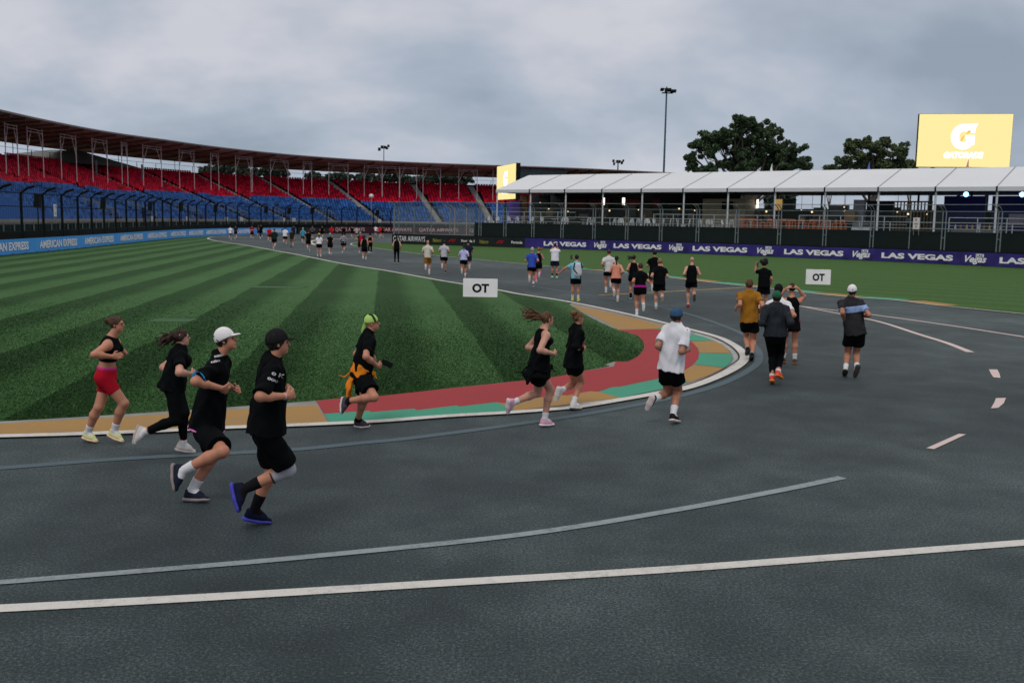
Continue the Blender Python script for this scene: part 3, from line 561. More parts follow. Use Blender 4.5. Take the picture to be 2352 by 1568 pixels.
# ------------------------------------------------------------ tent, deck
TD=np.array([.786,-.618,0]); TN=np.array([.618,.786,0]); TA=np.array([-2.0,120.0,0])
def T(a,b_,z_): return TA+TD*a+TN*b_+np.array([0,0,z_])
TR=empty('marquee',tuple(T(0,0,0)),0,'long white marquee with pitched roof and open front on the right','marquee')
ZE,ZR,HB=6.42,8.4,6.0; NB=15
mb=MB(); 
for i in range(NB):
    a0,a1=5*i,5*i+5; sag=.0
    for (b0,z0,b1,z1) in ((-.35,ZE,HB,ZR),(HB,ZR,2*HB+.35,ZE)):
        K=5
        for j in range(K):
            f0,f1=j/K,(j+1)/K; s0_,s1_=math.sin(math.pi*f0)*.10,math.sin(math.pi*f1)*.10
            for (x0,x1,g0,g1) in ((a0,(a0+a1)/2,0,1),((a0+a1)/2,a1,1,0)):
                P_=lambda a,f,s_,g:T(a,b0+(b1-b0)*f,z0+(z1-z0)*f-s_*g)
                mb.quad(P_(x0,f0,s0_,g0),P_(x1,f0,s0_,g1),P_(x1,f1,s1_,g1),P_(x0,f1,s1_,g0))
mb.build('roof',WFAB,TR)
mb=MB()
mb.quad(T(0,-.35,ZE),T(5*NB,-.35,ZE),T(5*NB,-.35,ZE-.36),T(0,-.35,ZE-.36)); mb.quad(T(0,2*HB+.35,ZE),T(5*NB,2*HB+.35,ZE),T(5*NB,2*HB+.35,ZE-.36),T(0,2*HB+.35,ZE-.36))
mb.build('valance',WFAB,TR)
mb=MB(); mb.add([T(0,-.35,ZE),T(0,2*HB+.35,ZE),T(0,HB,ZR)],[(0,1,2)]); mb.quad(T(0,-.35,ZE),T(0,2*HB+.35,ZE),T(0,2*HB+.35,ZE-.36),T(0,-.35,ZE-.36)); mb.build('gable',WFAB,TR)
SEAMM=mat('tent_seam',(.22,.23,.25),.6)
for i in range(1,NB):
    mb=MB(); mb.bar(T(5*i,-.36,ZE+.01),T(5*i,HB,ZR+.02),.035,.02); mb.bar(T(5*i,-.38,ZE+.03),T(5*i,-.38,ZE-.42),.06,.03,mi=1); mb.build('roof_seam',[SEAMM,BLKM],TR)
for i in range(NB+1):
    mb=MB(); mb.bar(T(5*i,-.1,2.3),T(5*i,-.1,ZE-.1),.075,.055); mb.build('post',WMET,TR)
mb=MB()
for i in range(NB+1): mb.bar(T(5*i,0,ZE-.1),T(5*i,HB,ZR-.12),.06,.1); mb.bar(T(5*i,HB,ZR-.12),T(5*i,2*HB,ZE-.1),.06,.1); mb.bar(T(5*i,2*HB,2.3),T(5*i,2*HB,ZE-.1),.08)
for b_ in (0,3,6,9,12): mb.bar(T(0,b_,ZR-abs(b_-6)/6*(ZR-ZE)-.15),T(5*NB,b_,ZR-abs(b_-6)/6*(ZR-ZE)-.15),.05)
mb.build('frame',plain((.05,.05,.055)),TR)
for u in (1772,): 
    pass
for i,a in enumerate((2.5,24.9,)):
    pass
for u,lab,col in ((1772,'slim white pointed finial standing on the marquee ridge before the big tree',(.7,.7,.75)),(2222,'small pink pennant finial on the marquee ridge below the big screen',(.55,.25,.25)),(1996-0,'small blue pennant finial on the marquee ridge before the second tree',(.08,.12,.4))):
    aa=min(np.linspace(0,74,800),key=lambda a:abs(proj(T(a,HB,ZR))[0]-u)); p=T(aa,HB,ZR); r=empty('finial',tuple(p),0,lab,'finial'); mb=MB(); mb.tube([p-[0,0,.05],p+[.0,0,.25],p+[.05,0,.75]],[.16,.09,.02],6); mb.build('spike',plain(col),r); mb=MB(); mb.tube([p-[0,0,.1],p],.2,8); mb.build('socket',WMET,r)
# deck
DK=empty('raised_deck',tuple(T(0,0,0)),0,'raised dark deck behind the right catch fence carrying the marquee and its chairs','deck')
deckp=[CRt.pos(t,1.6)[:2] for t in np.linspace(CRt.s_u(1088,1.6),CRt.L,20)]+[T(76,14,0)[:2],T(-1,14,0)[:2],T(-1,1,0)[:2]]
poly('floor',deckp,mat('deck_boards',(.035,.05,.045),.8,noise=(2,.3)),2.32,parent=DK)
mb=MB(); t0=CRt.s_u(1088,1.6); sweep(mb,CRt,t0,CRt.L,[(1.55,0),(1.6,0),(1.6,2.3),(1.55,2.3)]); mb.build('skirt',DKGR,DK)
HR=plain((.38,.42,.44),.4,.3)
def rail(name,pts,zb,zt,lab,mid=True,sp=2.2):
    r=empty(name,tuple(np.array(pts[0][:3])),0,lab,'handrail'); mb=MB(); pb=MB()
    L_=0
    for a,b_ in zip(pts[:-1],pts[1:]):
        a=np.array([*a[:2],0.]);b_=np.array([*b_[:2],0.]); d=np.linalg.norm(b_-a); mb.bar(a+[0,0,zt],b_+[0,0,zt],.03)
        if mid: mb.bar(a+[0,0,(zt+zb)/2],b_+[0,0,(zt+zb)/2],.018)
        n_=max(1,int(round(d/sp)))
        for k in range(n_): q_=a+(b_-a)*k/n_; pb.bar(q_+[0,0,zb],q_+[0,0,zt],.035)
    mb.build('top_rail',HR,r); pb.build('rail_post',HR,r); return r
rail('handrail',[CRt.pos(t,1.9) for t in np.linspace(CRt.s_u(1150,1.9),CRt.L-.5,14)],2.32,3.28,'long grey handrail along the front edge of the raised deck',mid=True)
rail('handrail',[T(0,-1.0,0),T(12,-1.0,0)],2.35,3.85,'grey handrail at the left end of the marquee front')
rail('handrail',[T(22,-1.0,0),T(36,-1.0,0)],2.35,3.75,'grey handrail at the middle of the marquee front')
rail('handrail',[T(38,-1.2,0),T(48,-1.2,0)],2.35,3.8,'grey handrail right of the orange stools below the marquee')
rail('handrail',[T(51.5,-1.0,0),T(70,-1.0,0)],2.35,3.75,'grey handrail at the right end of the marquee front')
# furniture
def pchair(rnd):
    t=empty('patio_chair',(0,0,0)); W_=plain((.60,.62,.64),.4); mb=MB(); mb.box((0,0,.45),(.21,0,0),(0,.2,0),(0,0,.018)); mb.build('seat',W_,t,local=True)
    mb=MB(); mb.tube([(-.2,-.2,.45),(-.2,-.25,.72),(-.13,-.28,.88),(0,-.29,.93),(.13,-.28,.88),(.2,-.25,.72),(.2,-.2,.45)],.028,6)
    for x in(-.1,0,.1): mb.bar((x,-.21,.46),(x,-.28,.88),.018)
    mb.build('backrest',W_,t,local=True)
    for sx in(-1,1):
        for sy in(-1,1): mb=MB(); mb.bar((sx*.18,sy*.17,.45),(sx*.24,sy*.24,0),.024); mb.build('leg',W_,t,local=True)
    return t
def stool():
    t=empty('bar_stool',(0,0,0)); O_=plain((.42,.12,.05),.5); mb=MB(); mb.box((0,0,.76),(.2,0,0),(0,.19,0),(0,0,.025)); mb.build('seat',O_,t,local=True)
    mb=MB(); mb.box((0,-.2,1.0),(.18,0,0),(0,.015,0),(0,0,.09)); 
    for x in(-.17,.17): mb.bar((x,-.19,.76),(x,-.21,1.08),.022)
    mb.build('backrest',O_,t,local=True)
    for sx in(-1,1):
        for sy in(-1,1): mb=MB(); mb.bar((sx*.17,sy*.16,.76),(sx*.23,sy*.22,0),.028); mb.build('leg',O_,t,local=True)
    mb=MB(); 
    for s_ in(-1,1): mb.bar((-.2,s_*.2,.28),(.2,s_*.2,.28),.02); mb.bar((s_*.2,-.2,.28),(s_*.2,.2,.28),.02)
    mb.build('footrest',O_,t,local=True); return t
def dup(root,loc,rz,label):
    r=root.copy(); COL.objects.link(r); r.location=loc; r.rotation_euler=(0,0,rz); r['label']=label
    for ch in list(root.children): c=ch.copy(); COL.objects.link(c); c.parent=r
    return r
def deckat(u,back):   # point on the deck floor under image column u, 'back' metres behind the deck's front edge
    t=CRt.s_u(u,1.6+back,2.4); return CRt.pos(t,1.6+back,2.324)
pc=pchair(0); tag(pc,'x','chair','white patio chairs on the deck'); st=stool(); tag(st,'x','stool','orange bar stools on the deck')
L1=[(1118,2),(1140,2),(1172,2),(1180,3.5),(1194,2),(1218,3),(1248,2),(1290,2.2),(1300,3),(1352,2),(1362,3.2),(1408,1.2),(1420,2.5),(1432,1.4),(1446,3),(1456,1.5),(1468,1.2),(1480,2.4),(1494,1.2),(1506,3.2),(1518,1.4),(1534,2.4),(1560,3),(1578,3.5),(1628,1.2),(1640,1.4),(1664,1.2),(1680,1.6),(1610,3)]
L1.sort(); pbs=[]
for i,(u,b_) in enumerate(L1):
    p=deckat(u,b_); lab='white slatted patio chair behind the right fence, %s from the left'%ordn(i); rz=rng.uniform(-3.1,3.1)
    if i==0: pc.location=p; pc.rotation_euler=(0,0,rz); pc['label']=lab
    else: dup(pc,p,rz,lab)
L2=sorted([(1700,1.2),(1712,2),(1722,1.2),(1738,2.4),(1752,1.3),(1766,2.2),(1774,1.2),(1790,1.4),(1800,2.6),(1812,1.2),(1826,2.6),(1838,1.4),(1850,2.2),(1862,1.2),(1878,2.0),(1888,1.3),(1900,2.8),(1914,1.3),(1924,2.4),(1936,1.4)])
for i,(u,b_) in enumerate(L2):
    p=deckat(u,b_); lab='orange bar stool on the deck behind the right fence, %s from the left'%ordn(i); rz=rng.uniform(-3.1,3.1)
    if i==0: st.location=p; st.rotation_euler=(0,0,rz); st['label']=lab
    else: dup(st,p,rz,lab)
for i,(u,b_) in enumerate([(1186,2.6),(1274,2.6),(1340,2.6),(1472,2),(1652,1.6)]):
    p=deckat(u,b_); r=empty('patio_table',tuple(p),0,'small white patio table among the chairs, %s from the left'%ordn(i),'table','patio tables on the deck'); mb=MB(); mb.tube([p+[0,0,.72],p+[0,0,.75]],.36,14); mb.build('tabletop',plain((.5,.52,.54)),r)
    mb=MB(); 
    for k in range(3): a=k*2.1; mb.bar(p+[.3*math.cos(a),.3*math.sin(a),0],p+[-.15*math.cos(a),-.15*math.sin(a),.72],.02)
    mb.build('legs',plain((.5,.52,.54)),r)
for i,(u,b_) in enumerate([(1720,1.8),(1800,1.8),(1885,1.8)]):
    p=deckat(u,b_); r=empty('bar_table',tuple(p),0,'high orange bar table among the stools, %s from the left'%ordn(i),'table','bar tables on the deck'); mb=MB(); mb.box(p+[0,0,1.06],TD*.6,TN*.3,(0,0,.03)); mb.build('tabletop',plain((.42,.14,.07)),r); mb=MB()
    for x in(-.5,.5):
        for y in(-.22,.22): mb.bar(p+TD*x+TN*y,p+TD*x+TN*y+[0,0,1.04],.03)
    mb.build('legs',plain((.40,.12,.05)),r)
# inside the marquee
def ta(u,b_,z_=4.): return min(np.linspace(-1,76,1200),key=lambda a:abs(proj(T(a,b_,z_))[0]-u))
def tbox(name,u0,u1,b_,z0,z1,m,lab,cat,th=.15,parts=None):
    a0,a1=ta(u0,b_,(z0+z1)/2),ta(u1,b_,(z0+z1)/2); c=(T(a0,b_,0)+T(a1,b_,0))/2; r=empty(name,tuple(c),0,lab,cat); mb=MB(); mb.box(c+[0,0,(z0+z1)/2],TD*(a1-a0)/2,TN*th,(0,0,(z1-z0)/2)); mb.build('panel',m,r); return r,a0,a1
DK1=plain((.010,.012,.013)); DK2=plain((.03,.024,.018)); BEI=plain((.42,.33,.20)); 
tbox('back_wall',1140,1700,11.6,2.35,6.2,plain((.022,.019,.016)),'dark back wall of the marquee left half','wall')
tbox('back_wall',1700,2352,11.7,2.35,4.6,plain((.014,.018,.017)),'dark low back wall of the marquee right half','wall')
tbox('beige_kiosk',1625,1722,6,2.35,5.5,BEI,'beige rounded kiosk wall with a black monitor inside the marquee','kiosk',th=1.2)
r,a0,a1=tbox('monitor',1658,1684,4.5,4.4,5.2,BLKM,'black wall monitor on the beige kiosk in the marquee','monitor',th=.05)
for u0,u1,lab in ((1290,1345,'red hanging banner at the left of the marquee back wall'),(1352,1400,'narrow red hanging banner at the back of the marquee'),(1430,1470,'third red hanging banner inside the marquee beside the lit menus')):
    tbox('red_banner',u0,u1,11,4.1,5.6,plain((.20,.008,.012)),lab,'banner',th=.05)
tbox('purple_screen',2168,2262,9,2.6,5.9,plain((.03,.022,.20)),'purple stage wall panel inside the marquee, left of the last posts','panel')
tbox('purple_screen',2278,2360,9,2.6,5.9,plain((.025,.02,.16)),'purple stage wall panel at the far right of the marquee','panel')
tbox('white_column',1961,1986,4,2.35,5.4,plain((.42,.42,.47)),'broad pale column standing inside the marquee','column',th=.3)
tbox('navy_panel',1990,2050,8,2.35,5.4,plain((.010,.016,.045)),'dark navy panel inside the marquee right of the pale column','panel')
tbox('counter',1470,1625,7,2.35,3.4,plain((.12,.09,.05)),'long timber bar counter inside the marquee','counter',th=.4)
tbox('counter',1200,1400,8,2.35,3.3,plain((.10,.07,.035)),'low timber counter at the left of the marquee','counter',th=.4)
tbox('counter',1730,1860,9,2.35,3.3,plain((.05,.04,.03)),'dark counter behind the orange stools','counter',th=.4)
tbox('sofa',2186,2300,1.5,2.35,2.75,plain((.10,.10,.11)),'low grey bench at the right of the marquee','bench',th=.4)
# slatted screen
a0,a1=ta(2052,7),ta(2140,7); c=T(a0,7,2.4); r=empty('slatted_screen',tuple(c),0,'pale timber slatted screen with a warm light inside the marquee','screen'); mb=MB()
for a in np.arange(a0,a1,.32): mb.bar(T(a,7,2.4),T(a,7,5.3),.05)
mb.build('slats',plain((.40,.25,.13)),r); mb=MB(); mb.bar(T(a0,7,5.3),T(a1,7,5.3),.07); mb.bar(T(a0,7,2.5),T(a1,7,2.5),.07); mb.build('frame',plain((.3,.19,.1)),r)
tbox('purple_screen',1170,1196,3.5,2.4,5.2,plain((.10,.05,.30)),'lavender panel below the smaller screen at the open left end of the marquee','panel')
tbox('amber_cabinet',1196,1212,4.5,2.4,5.9,plain((.30,.14,.04)),'tall amber timber cabinet at the left end of the marquee','cabinet')
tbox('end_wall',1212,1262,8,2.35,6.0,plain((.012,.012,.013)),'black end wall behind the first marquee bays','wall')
for k_,(u0,u1,b_,z0,z1,c_,lb_) in enumerate([(1376,1398,10,3.5,4.9,(.10,.09,.07),'lit dark window frame behind the left menu panel'),(1440,1462,10,3.5,4.9,(.12,.10,.07),'lit window frame behind the right menu panel'),(1478,1500,8,3.4,4.3,(.25,.17,.08),'stack of timber crates on the bar counter'),(1520,1560,9,3.4,4.0,(.20,.13,.06),'low timber shelf of goods on the bar'),(1575,1600,8,3.4,4.5,(.06,.03,.02),'dark brown tall cabinet beside the beige kiosk'),(1226,1260,7,3.3,4.0,(.16,.10,.03),'ochre shelving at the left marquee bays'),(1500,1516,8,4.5,5.5,(.25,.02,.03),'small red and white poster near the beige kiosk'),(1742,1775,9,3.3,4.6,(.07,.07,.05),'olive shelving unit right of the beige kiosk'),(1870,1896,8,3.3,4.7,(.16,.15,.13),'grey stand between the warm globes'),(1905,1950,10,3.9,5.0,(.45,.47,.50),'bright white board at the back of the marquee'),(2146,2166,6,2.4,5.0,(.07,.06,.05),'dark timber cabinet right of the slatted screen'),(2318,2352,5,3.2,4.2,(.40,.30,.32),'pink and white round-topped panel at the far right bay')]):
    tbox('display_unit',u0,u1,b_,z0,z1,plain(c_),lb_,'display',th=.2)
g8=np.random.default_rng(8)
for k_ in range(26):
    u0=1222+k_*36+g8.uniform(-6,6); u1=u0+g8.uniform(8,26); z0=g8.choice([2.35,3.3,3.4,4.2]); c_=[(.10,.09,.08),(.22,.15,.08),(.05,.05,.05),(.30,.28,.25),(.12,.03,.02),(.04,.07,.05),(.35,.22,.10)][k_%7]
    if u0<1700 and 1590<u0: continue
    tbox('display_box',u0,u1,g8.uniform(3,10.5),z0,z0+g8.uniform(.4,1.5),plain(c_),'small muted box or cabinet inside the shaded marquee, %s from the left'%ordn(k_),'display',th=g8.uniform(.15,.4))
# low sofas / bright bench
tbox('white_bench',1958,2000,-.5,2.35,2.8,plain((.45,.5,.5)),'small pale bench in front of the broad column','bench',th=.3)
# lamps, lit menus
def lamp(u,v,b_,rad,col,es,lab,sq=None):
    a=ta(u,b_); z_=None
    for zt in np.linspace(2.4,6.4,200):
        if proj(T(a,b_,zt))[1]<v: z_=zt; break
    p=T(a,b_,z_ or 4); r=empty('lamp',tuple(p),0,lab,'lamp'); m=mat('lamp_glow',col,.5,emit=col,es=es)
    mb=MB()
    if sq: mb.box(p,TD*sq[0],TN*.04,(0,0,sq[1])); mb.build('light_panel',m,r)
    else:
        bm=bmesh.new(); bmesh.ops.create_uvsphere(bm,u_segments=10,v_segments=6,radius=rad); me=bpy.data.meshes.new('bulb'); bm.to_mesh(me); bm.free(); me.materials.append(m); o=link('bulb',me,r)
    mb=MB(); mb.bar(p+[0,0,rad if not sq else sq[1]],p+[0,0,max(.3,6.1-p[2])],.015); mb.build('cord',BLKM,r)
for k,(u,v) in enumerate([(1385,463),(1432,463)]): lamp(u,v,8,.2,(1,.93,.75),2.2,'small bright lit menu panel hanging in the marquee, %s'%('left one' if k==0 else 'right one'),sq=(.16,.42))
lamp(1739,468,7,.2,(1,.93,.75),2.0,'narrow bright lit panel beside the beige kiosk',sq=(.1,.45))
lamp(1786,470,6,.2,(.9,.55,.15),.35,'amber hanging lantern in the middle of the marquee',sq=(.4,.55))
for k,(u,v) in enumerate([(1240,430+36),(1260,480),(1305,486),(1400,484),(1466,482),(1560,480),(1596,484),(1760,486),(1840,483),(1864,487),(1938,476),(1941,485),(2060,487),(2085,492),(2130,492)]):
    lamp(u,v,5+(k%3),.07+.035*(k%2),(1,.72,.38),1.4,'small warm globe lamp inside the marquee, %s from the left'%ordn(k))
for k,(u,v) in enumerate([(2216,447),(2344,447)]):
    lamp(u,v,2.5,.22,(.12,.35,1.0),9,'bright blue spotlight under the marquee roof, %s one'%('left' if k==0 else 'right'))
# jumble on the back counters: bottles
k=0
for u in np.linspace(1240,1390,12).tolist()+np.linspace(1480,1620,12).tolist()+np.linspace(2195,2300,9).tolist():
    b_=7.0 if u>1400 and u<2000 else (8.0 if u<1500 else 1.5); a=ta(u,b_,3.4); z0=3.3 if u<1400 else (3.4 if u<2000 else 2.75); p=T(a,b_,z0); r=empty('bottle',tuple(p),0,'small bottle standing on a marquee counter, %s from the left'%ordn(k),'bottle','bottles on the marquee counters'); k+=1
    c_=[(.35,.25,.1),(.5,.5,.52),(.25,.1,.03),(.4,.35,.1)][k%4]; mb=MB(); mb.tube([p,p+[0,0,.28]],.09,8); mb.build('body',plain(c_),r); mb=MB(); mb.tube([p+[0,0,.28],p+[0,0,.34],p+[0,0,.46]],[.07,.03,.03],8); mb.build('neck',plain(c_),r)
# ------------------------------------------------------------ LED screens
def screen(P0,P1,z0,z1,label,logo,glow,legs):
    P0=np.array([*P0,0.]);P1=np.array([*P1,0.]); ux=nrm(P1-P0); W_=np.linalg.norm(P1-P0); n_=np.array([ux[1],-ux[0],0]); c=(P0+P1)/2; r=empty('led_screen',tuple(c),0,label,'screen')
    mb=MB(); mb.box(c-n_*.35+[0,0,(z0+z1)/2],ux*(W_/2),n_*.30,(0,0,(z1-z0)/2)); mb.build('cabinet',BLKM,r)
    mb=MB(); mb.box(c-n_*.02+[0,0,(z0+z1)/2],ux*(W_/2-.04),n_*.02,(0,0,(z1-z0)/2-.04)); mb.build('display',glow,r)
    LG=bpy.data.materials.get('logo_glow') or mat('logo_glow',(1,1,1),.5,emit=(1,.99,.97),es=1.5)
    OG=bpy.data.materials.get('bolt_glow') or mat('bolt_glow',(.9,.35,.05),.5,emit=(.95,.33,.08),es=.9)
    H_=z1-z0; o=P0+n_*.03
    def circ(t): return None
    # letter G: ring with a straight bar, and a bolt
    gx,gy,R_=W_*.485,H_*.57,H_*.235; pts=[]
    def pt(x,y,d=0): return o+ux*x+np.array([0,0,z0+y])+n_*d
    n=40; outer=[(gx+R_*.93*math.cos(a),gy+R_*math.sin(a)) for a in np.linspace(math.radians(62),math.radians(322),n)]; inner=[(gx+R_*.36*math.cos(a)+R_*.03,gy+R_*.45*math.sin(a)) for a in np.linspace(math.radians(62),math.radians(322),n)]
    mb=MB(); mb.add([pt(*p) for p in outer]+[pt(*p) for p in inner],[(i,i+1,n+i+1,n+i) for i in range(n-1)])
    mb.quad(pt(gx+.15*R_,gy+R_*.98),pt(gx+R_*1.05,gy+R_*1.04),pt(gx+R_*.86,gy+R_*.70),pt(gx+.10*R_,gy+R_*.45)); mb.quad(pt(gx+.5*R_,gy+R_*.86),pt(gx+.9*R_,gy+R_*.86),pt(gx+.86*R_,gy+.30*R_),pt(gx+.5*R_,gy+.36*R_))
    mb.quad(pt(gx+.12*R_,gy+.12*R_),pt(gx+.86*R_,gy+.12*R_),pt(gx+.86*R_,gy-.66*R_),pt(gx+.36*R_,gy-.62*R_)); mb.build('logo',LG,r)
    mb=MB(); mb.add([pt(gx-.25*R_,gy-.42*R_,.02),pt(gx-.12*R_,gy-.38*R_,.02),pt(gx+.12*R_,gy+.12*R_,.02),pt(gx+.62*R_,gy+.42*R_,.02),pt(gx+.40*R_,gy+.50*R_,.02),pt(gx+.2*R_,gy+.22*R_,.02),pt(gx-.05*R_,gy+.02*R_,.02)],[(0,1,2,6),(2,3,4,5),(2,5,6)]); mb.build('bolt',OG,r)
    text_plane('lettering',pt(W_*.29,H_*.17),ux,(0,0,1),W_*.42,H_*.115,'GATORADE',LG,r,bold=.06,shear=.15)
    mb=MB()
    for x in legs: mb.bar(P0+ux*x*W_-n_*.8,P0+ux*x*W_-n_*.8+[0,0,z1-.3],.16)
    for x in legs: mb.bar(P0+ux*x*W_-n_*.8+[0,0,z0+.5],P0+ux*x*W_-n_*.3+[0,0,z0+.5],.08)
    mb.build('support_frame',BLKM,r); return r
GLOW=mat('screen_glow',(.0,.0,.0),.6,spec=0,emit=(1.0,.84,.37),es=1.03)
A=at(2111.7,261.4,115.6);B=at(2329,261.4,113.8);A2=at(2105,383.9,115.6)
screen(A[:2],B[:2],A2[2],A[2],'huge glowing yellow screen with a white letter emblem above the marquee',1,GLOW,(.2,.5,.8))
C_=at(1141.6,382.5,143);D_=at(1184.8,376.5,133);C2=at(1140.6,460,143)
screen(C_[:2],D_[:2],C2[2],C_[2],'smaller glowing yellow screen seen at an angle behind the left end of the marquee',1,GLOW,(.2,.8))
# ------------------------------------------------------------ light masts
def mast(u,vb,ut,vt,Y,rad,lab,heads):
    p=at(u,vb,Y); b0=np.array([p[0],p[1],0]); zt=at(ut,vt,Y)[2]; r=empty('light_mast',tuple(b0),0,lab,'light mast'); mb=MB(); mb.tube([b0,b0+[0,0,zt]],[rad,rad*.6],8); mb.build('pole',plain((.05,.10,.11),.5,.3),r)
    mb=MB(); xs=[h[0] for h in heads]; mb.bar(b0+[min(xs),0,zt],b0+[max(xs),0,zt],.08); mb.bar(b0+[min(xs)*.6,0,zt+.6],b0+[max(xs)*.6,0,zt+.6],.05); mb.bar(b0+[0,0,zt],b0+[0,0,zt+.9],.07); mb.build('crossarm',BLKM,r)
    for x,z_,wd,th in heads:
        mb=MB(); c=b0+[x,-.3,zt+z_]; mb.box(c,(wd/2,0,0),(0,.4,-.1),(0,.06,th/2)); mb.build('lamp_head',BLKM,r)
mast(1524.5,398,1533.6,214,150,.19,'tall green steel light mast left of the big tree',[(-.7,.45,.5,.2),(.15,.4,.9,.28),(.95,.25,.8,.22),(-.1,.15,.3,.2)])
mast(881.6,366,882,341,300,.18,'distant floodlight mast above the left grandstand roof',[(-1.3,-.3,.7,.7),(-.5,.4,.7,.6),(.3,.3,.6,.6),(.9,.1,.6,.6),(1.4,.7,.6,.5)])
mast(1418.8,400,1419,374,300,.3,'distant floodlight mast rising behind the marquee roof',[(-1.4,.5,.6,.6),(-1.2,-.4,.5,.6),(-.3,.4,.6,.5),(.4,.4,.6,.5),(1.1,.0,.6,.7),(1.5,.6,.5,.5)])
# ------------------------------------------------------------ trees
BARK=mat('bark',(.10,.085,.07),.9,noise=(2,.3))
def leafmat(name,c):
    m=mat(name,c,.7,spec=.25); t,b=nodes(m); n=t.nodes.new; l=t.links.new; g=n('ShaderNodeNewGeometry'); r=n('ShaderNodeValToRGB'); r.color_ramp.elements[0].color=(*[x*.45 for x in c],1); r.color_ramp.elements[1].color=(*[x*1.6 for x in c],1); l(g.outputs['Random Per Island'],r.inputs[0]); l(r.outputs[0],b.inputs['Base Color']); return m
LEAF=leafmat('leaves_dark_green',(.052,.086,.040)); LEAF2=leafmat('leaves_olive_green',(.072,.10,.042)); LEAF3=leafmat('leaves_far_green',(.04,.06,.045))
def tree(u,vb,Y,clumps,label,nl=260,ls=.32,lm=LEAF,tw=.5,cat='tree',grp=None,seed=1,core=0):
    g=np.random.default_rng(seed); sc=Y/F; p=at(u,505,Y); b0=np.array([p[0],p[1],0.]); r=empty('tree',tuple(b0),0,label,cat,grp)
    cen=[]
    for (cu_,cv_,ru,rv) in clumps:
        q=at(cu_,cv_,Y); cen.append((np.array([q[0],Y+g.uniform(-1,1)*min(4,ru*sc*1.2),q[2]]),ru*sc,rv*sc))
    mb=MB(); zc=min(c[0][2] for c in cen)
    fork=b0+[0,0,max(2.,zc*.45)]; mb.tube([b0,b0*.5+fork*.5+[.2,0,0],fork],[tw,tw*.8,tw*.65],8)
    for c,ru,rv in cen:
        mid=(fork+c)/2+g.normal(0,.5,3)+[0,0,-.4]; mb.tube([fork,mid,c],[tw*.42,tw*.22,tw*.08],5)
        for _ in range(5):
            e_=c+g.normal(0,.5,3)*[ru,ru,rv]; mb.tube([mid*.4+c*.6,e_],[tw*.12,tw*.04],4)
    mb.build('trunk',BARK,r)
    V=[]
    for c,ru,rv in cen:
        sub=[c+g.normal(0,1,3)*np.array([ru,ru,rv])*.55 for _ in range(max(8,int(ru*9.0)))]
        for s_ in sub:
            rr=max(min(ru,rv)*g.uniform(.28,.48),.5); n_=max(20,int(nl*g.uniform(.6,1.2)/3*.9)); d=g.normal(0,1,(n_,3)); d/=np.linalg.norm(d,axis=1)[:,None]; d*=(g.random((n_,1))**.5)*rr*1.25; d[:,2]*=.8; V.append(s_+d)
    P_=np.concatenate(V); n_=len(P_); a=g.normal(0,1,(n_,3)); a/=np.linalg.norm(a,axis=1)[:,None]; b_=np.cross(a,g.normal(0,1,(n_,3))); b_/=np.linalg.norm(b_,axis=1)[:,None]
    sz=ls*g.uniform(.5,1.3,(n_,1)); vs=np.stack([P_-a*sz,P_-b_*sz*.5,P_+a*sz,P_+b_*sz*.5],1).reshape(-1,3)-b0
    me=bpy.data.meshes.new('crown'); me.vertices.add(n_*4); me.vertices.foreach_set('co',vs.ravel()); me.loops.add(n_*4); me.loops.foreach_set('vertex_index',np.arange(n_*4)); me.polygons.add(n_); me.polygons.foreach_set('loop_start',np.arange(n_)*4); me.polygons.foreach_set('loop_total',np.full(n_,4)); me.materials.append(lm); me.update(calc_edges=True); link('crown',me,r); return r
z5=(1700,220,3.266)
def cl(z0,L): return [(*zpx(z0,x,y),rx/z0[2]*.91875,ry/z0[2]*.91875) for x,y,rx,ry in L]
big=cl(z5,[(480,300,90,50),(560,290,60,45),(640,360,110,65),(760,380,70,50),(420,380,70,45),(300,390,80,45),(200,420,50,30),(130,460,30,22),(330,470,100,50),(210,520,80,40),(110,570,50,35),(80,640,35,35),(560,440,120,60),(700,470,130,80),(620,560,130,70),(740,600,130,80),(860,520,70,60),(930,520,80,60),(980,600,70,60),(1030,650,50,40),(480,560,60,40),(420,620,90,40),(250,660,80,25),(540,650,120,40),(880,640,90,50),(470,500,70,50),(360,430,60,40)])
tree(1715,396,170,big,'big dark gum tree with spreading clumped crown behind the marquee',nl=620,ls=.25,seed=3,tw=.7)
z6=(2060,240,3.408)
t2=cl(z6,[(330,390,90,45),(540,400,70,45),(240,440,60,50),(400,440,80,50),(600,470,60,50),(480,500,90,50),(300,510,70,45),(640,520,35,45),(160,560,60,35),(230,590,60,30),(380,590,80,35),(520,600,100,35),(610,590,50,35),(440,560,80,40)])
tree(2000,392,190,t2,'medium gum tree with two rounded tops left of the big screen',nl=520,ls=.25,lm=LEAF2,seed=5,tw=.55)
tree(1903,392,200,cl(z6,[(60,610,45,28),(20,630,35,20),(90,625,30,20)]),'low rounded bush top peeking over the marquee left of the medium tree',nl=200,seed=6,tw=.3,lm=LEAF2)
tree(2088,392,200,cl(z6,[(700,600,60,25),(740,570,35,25),(770,600,40,25),(660,620,40,20)]),'small loose tree top beside the left edge of the big screen',nl=200,seed=7,tw=.3,lm=LEAF2)
k=0
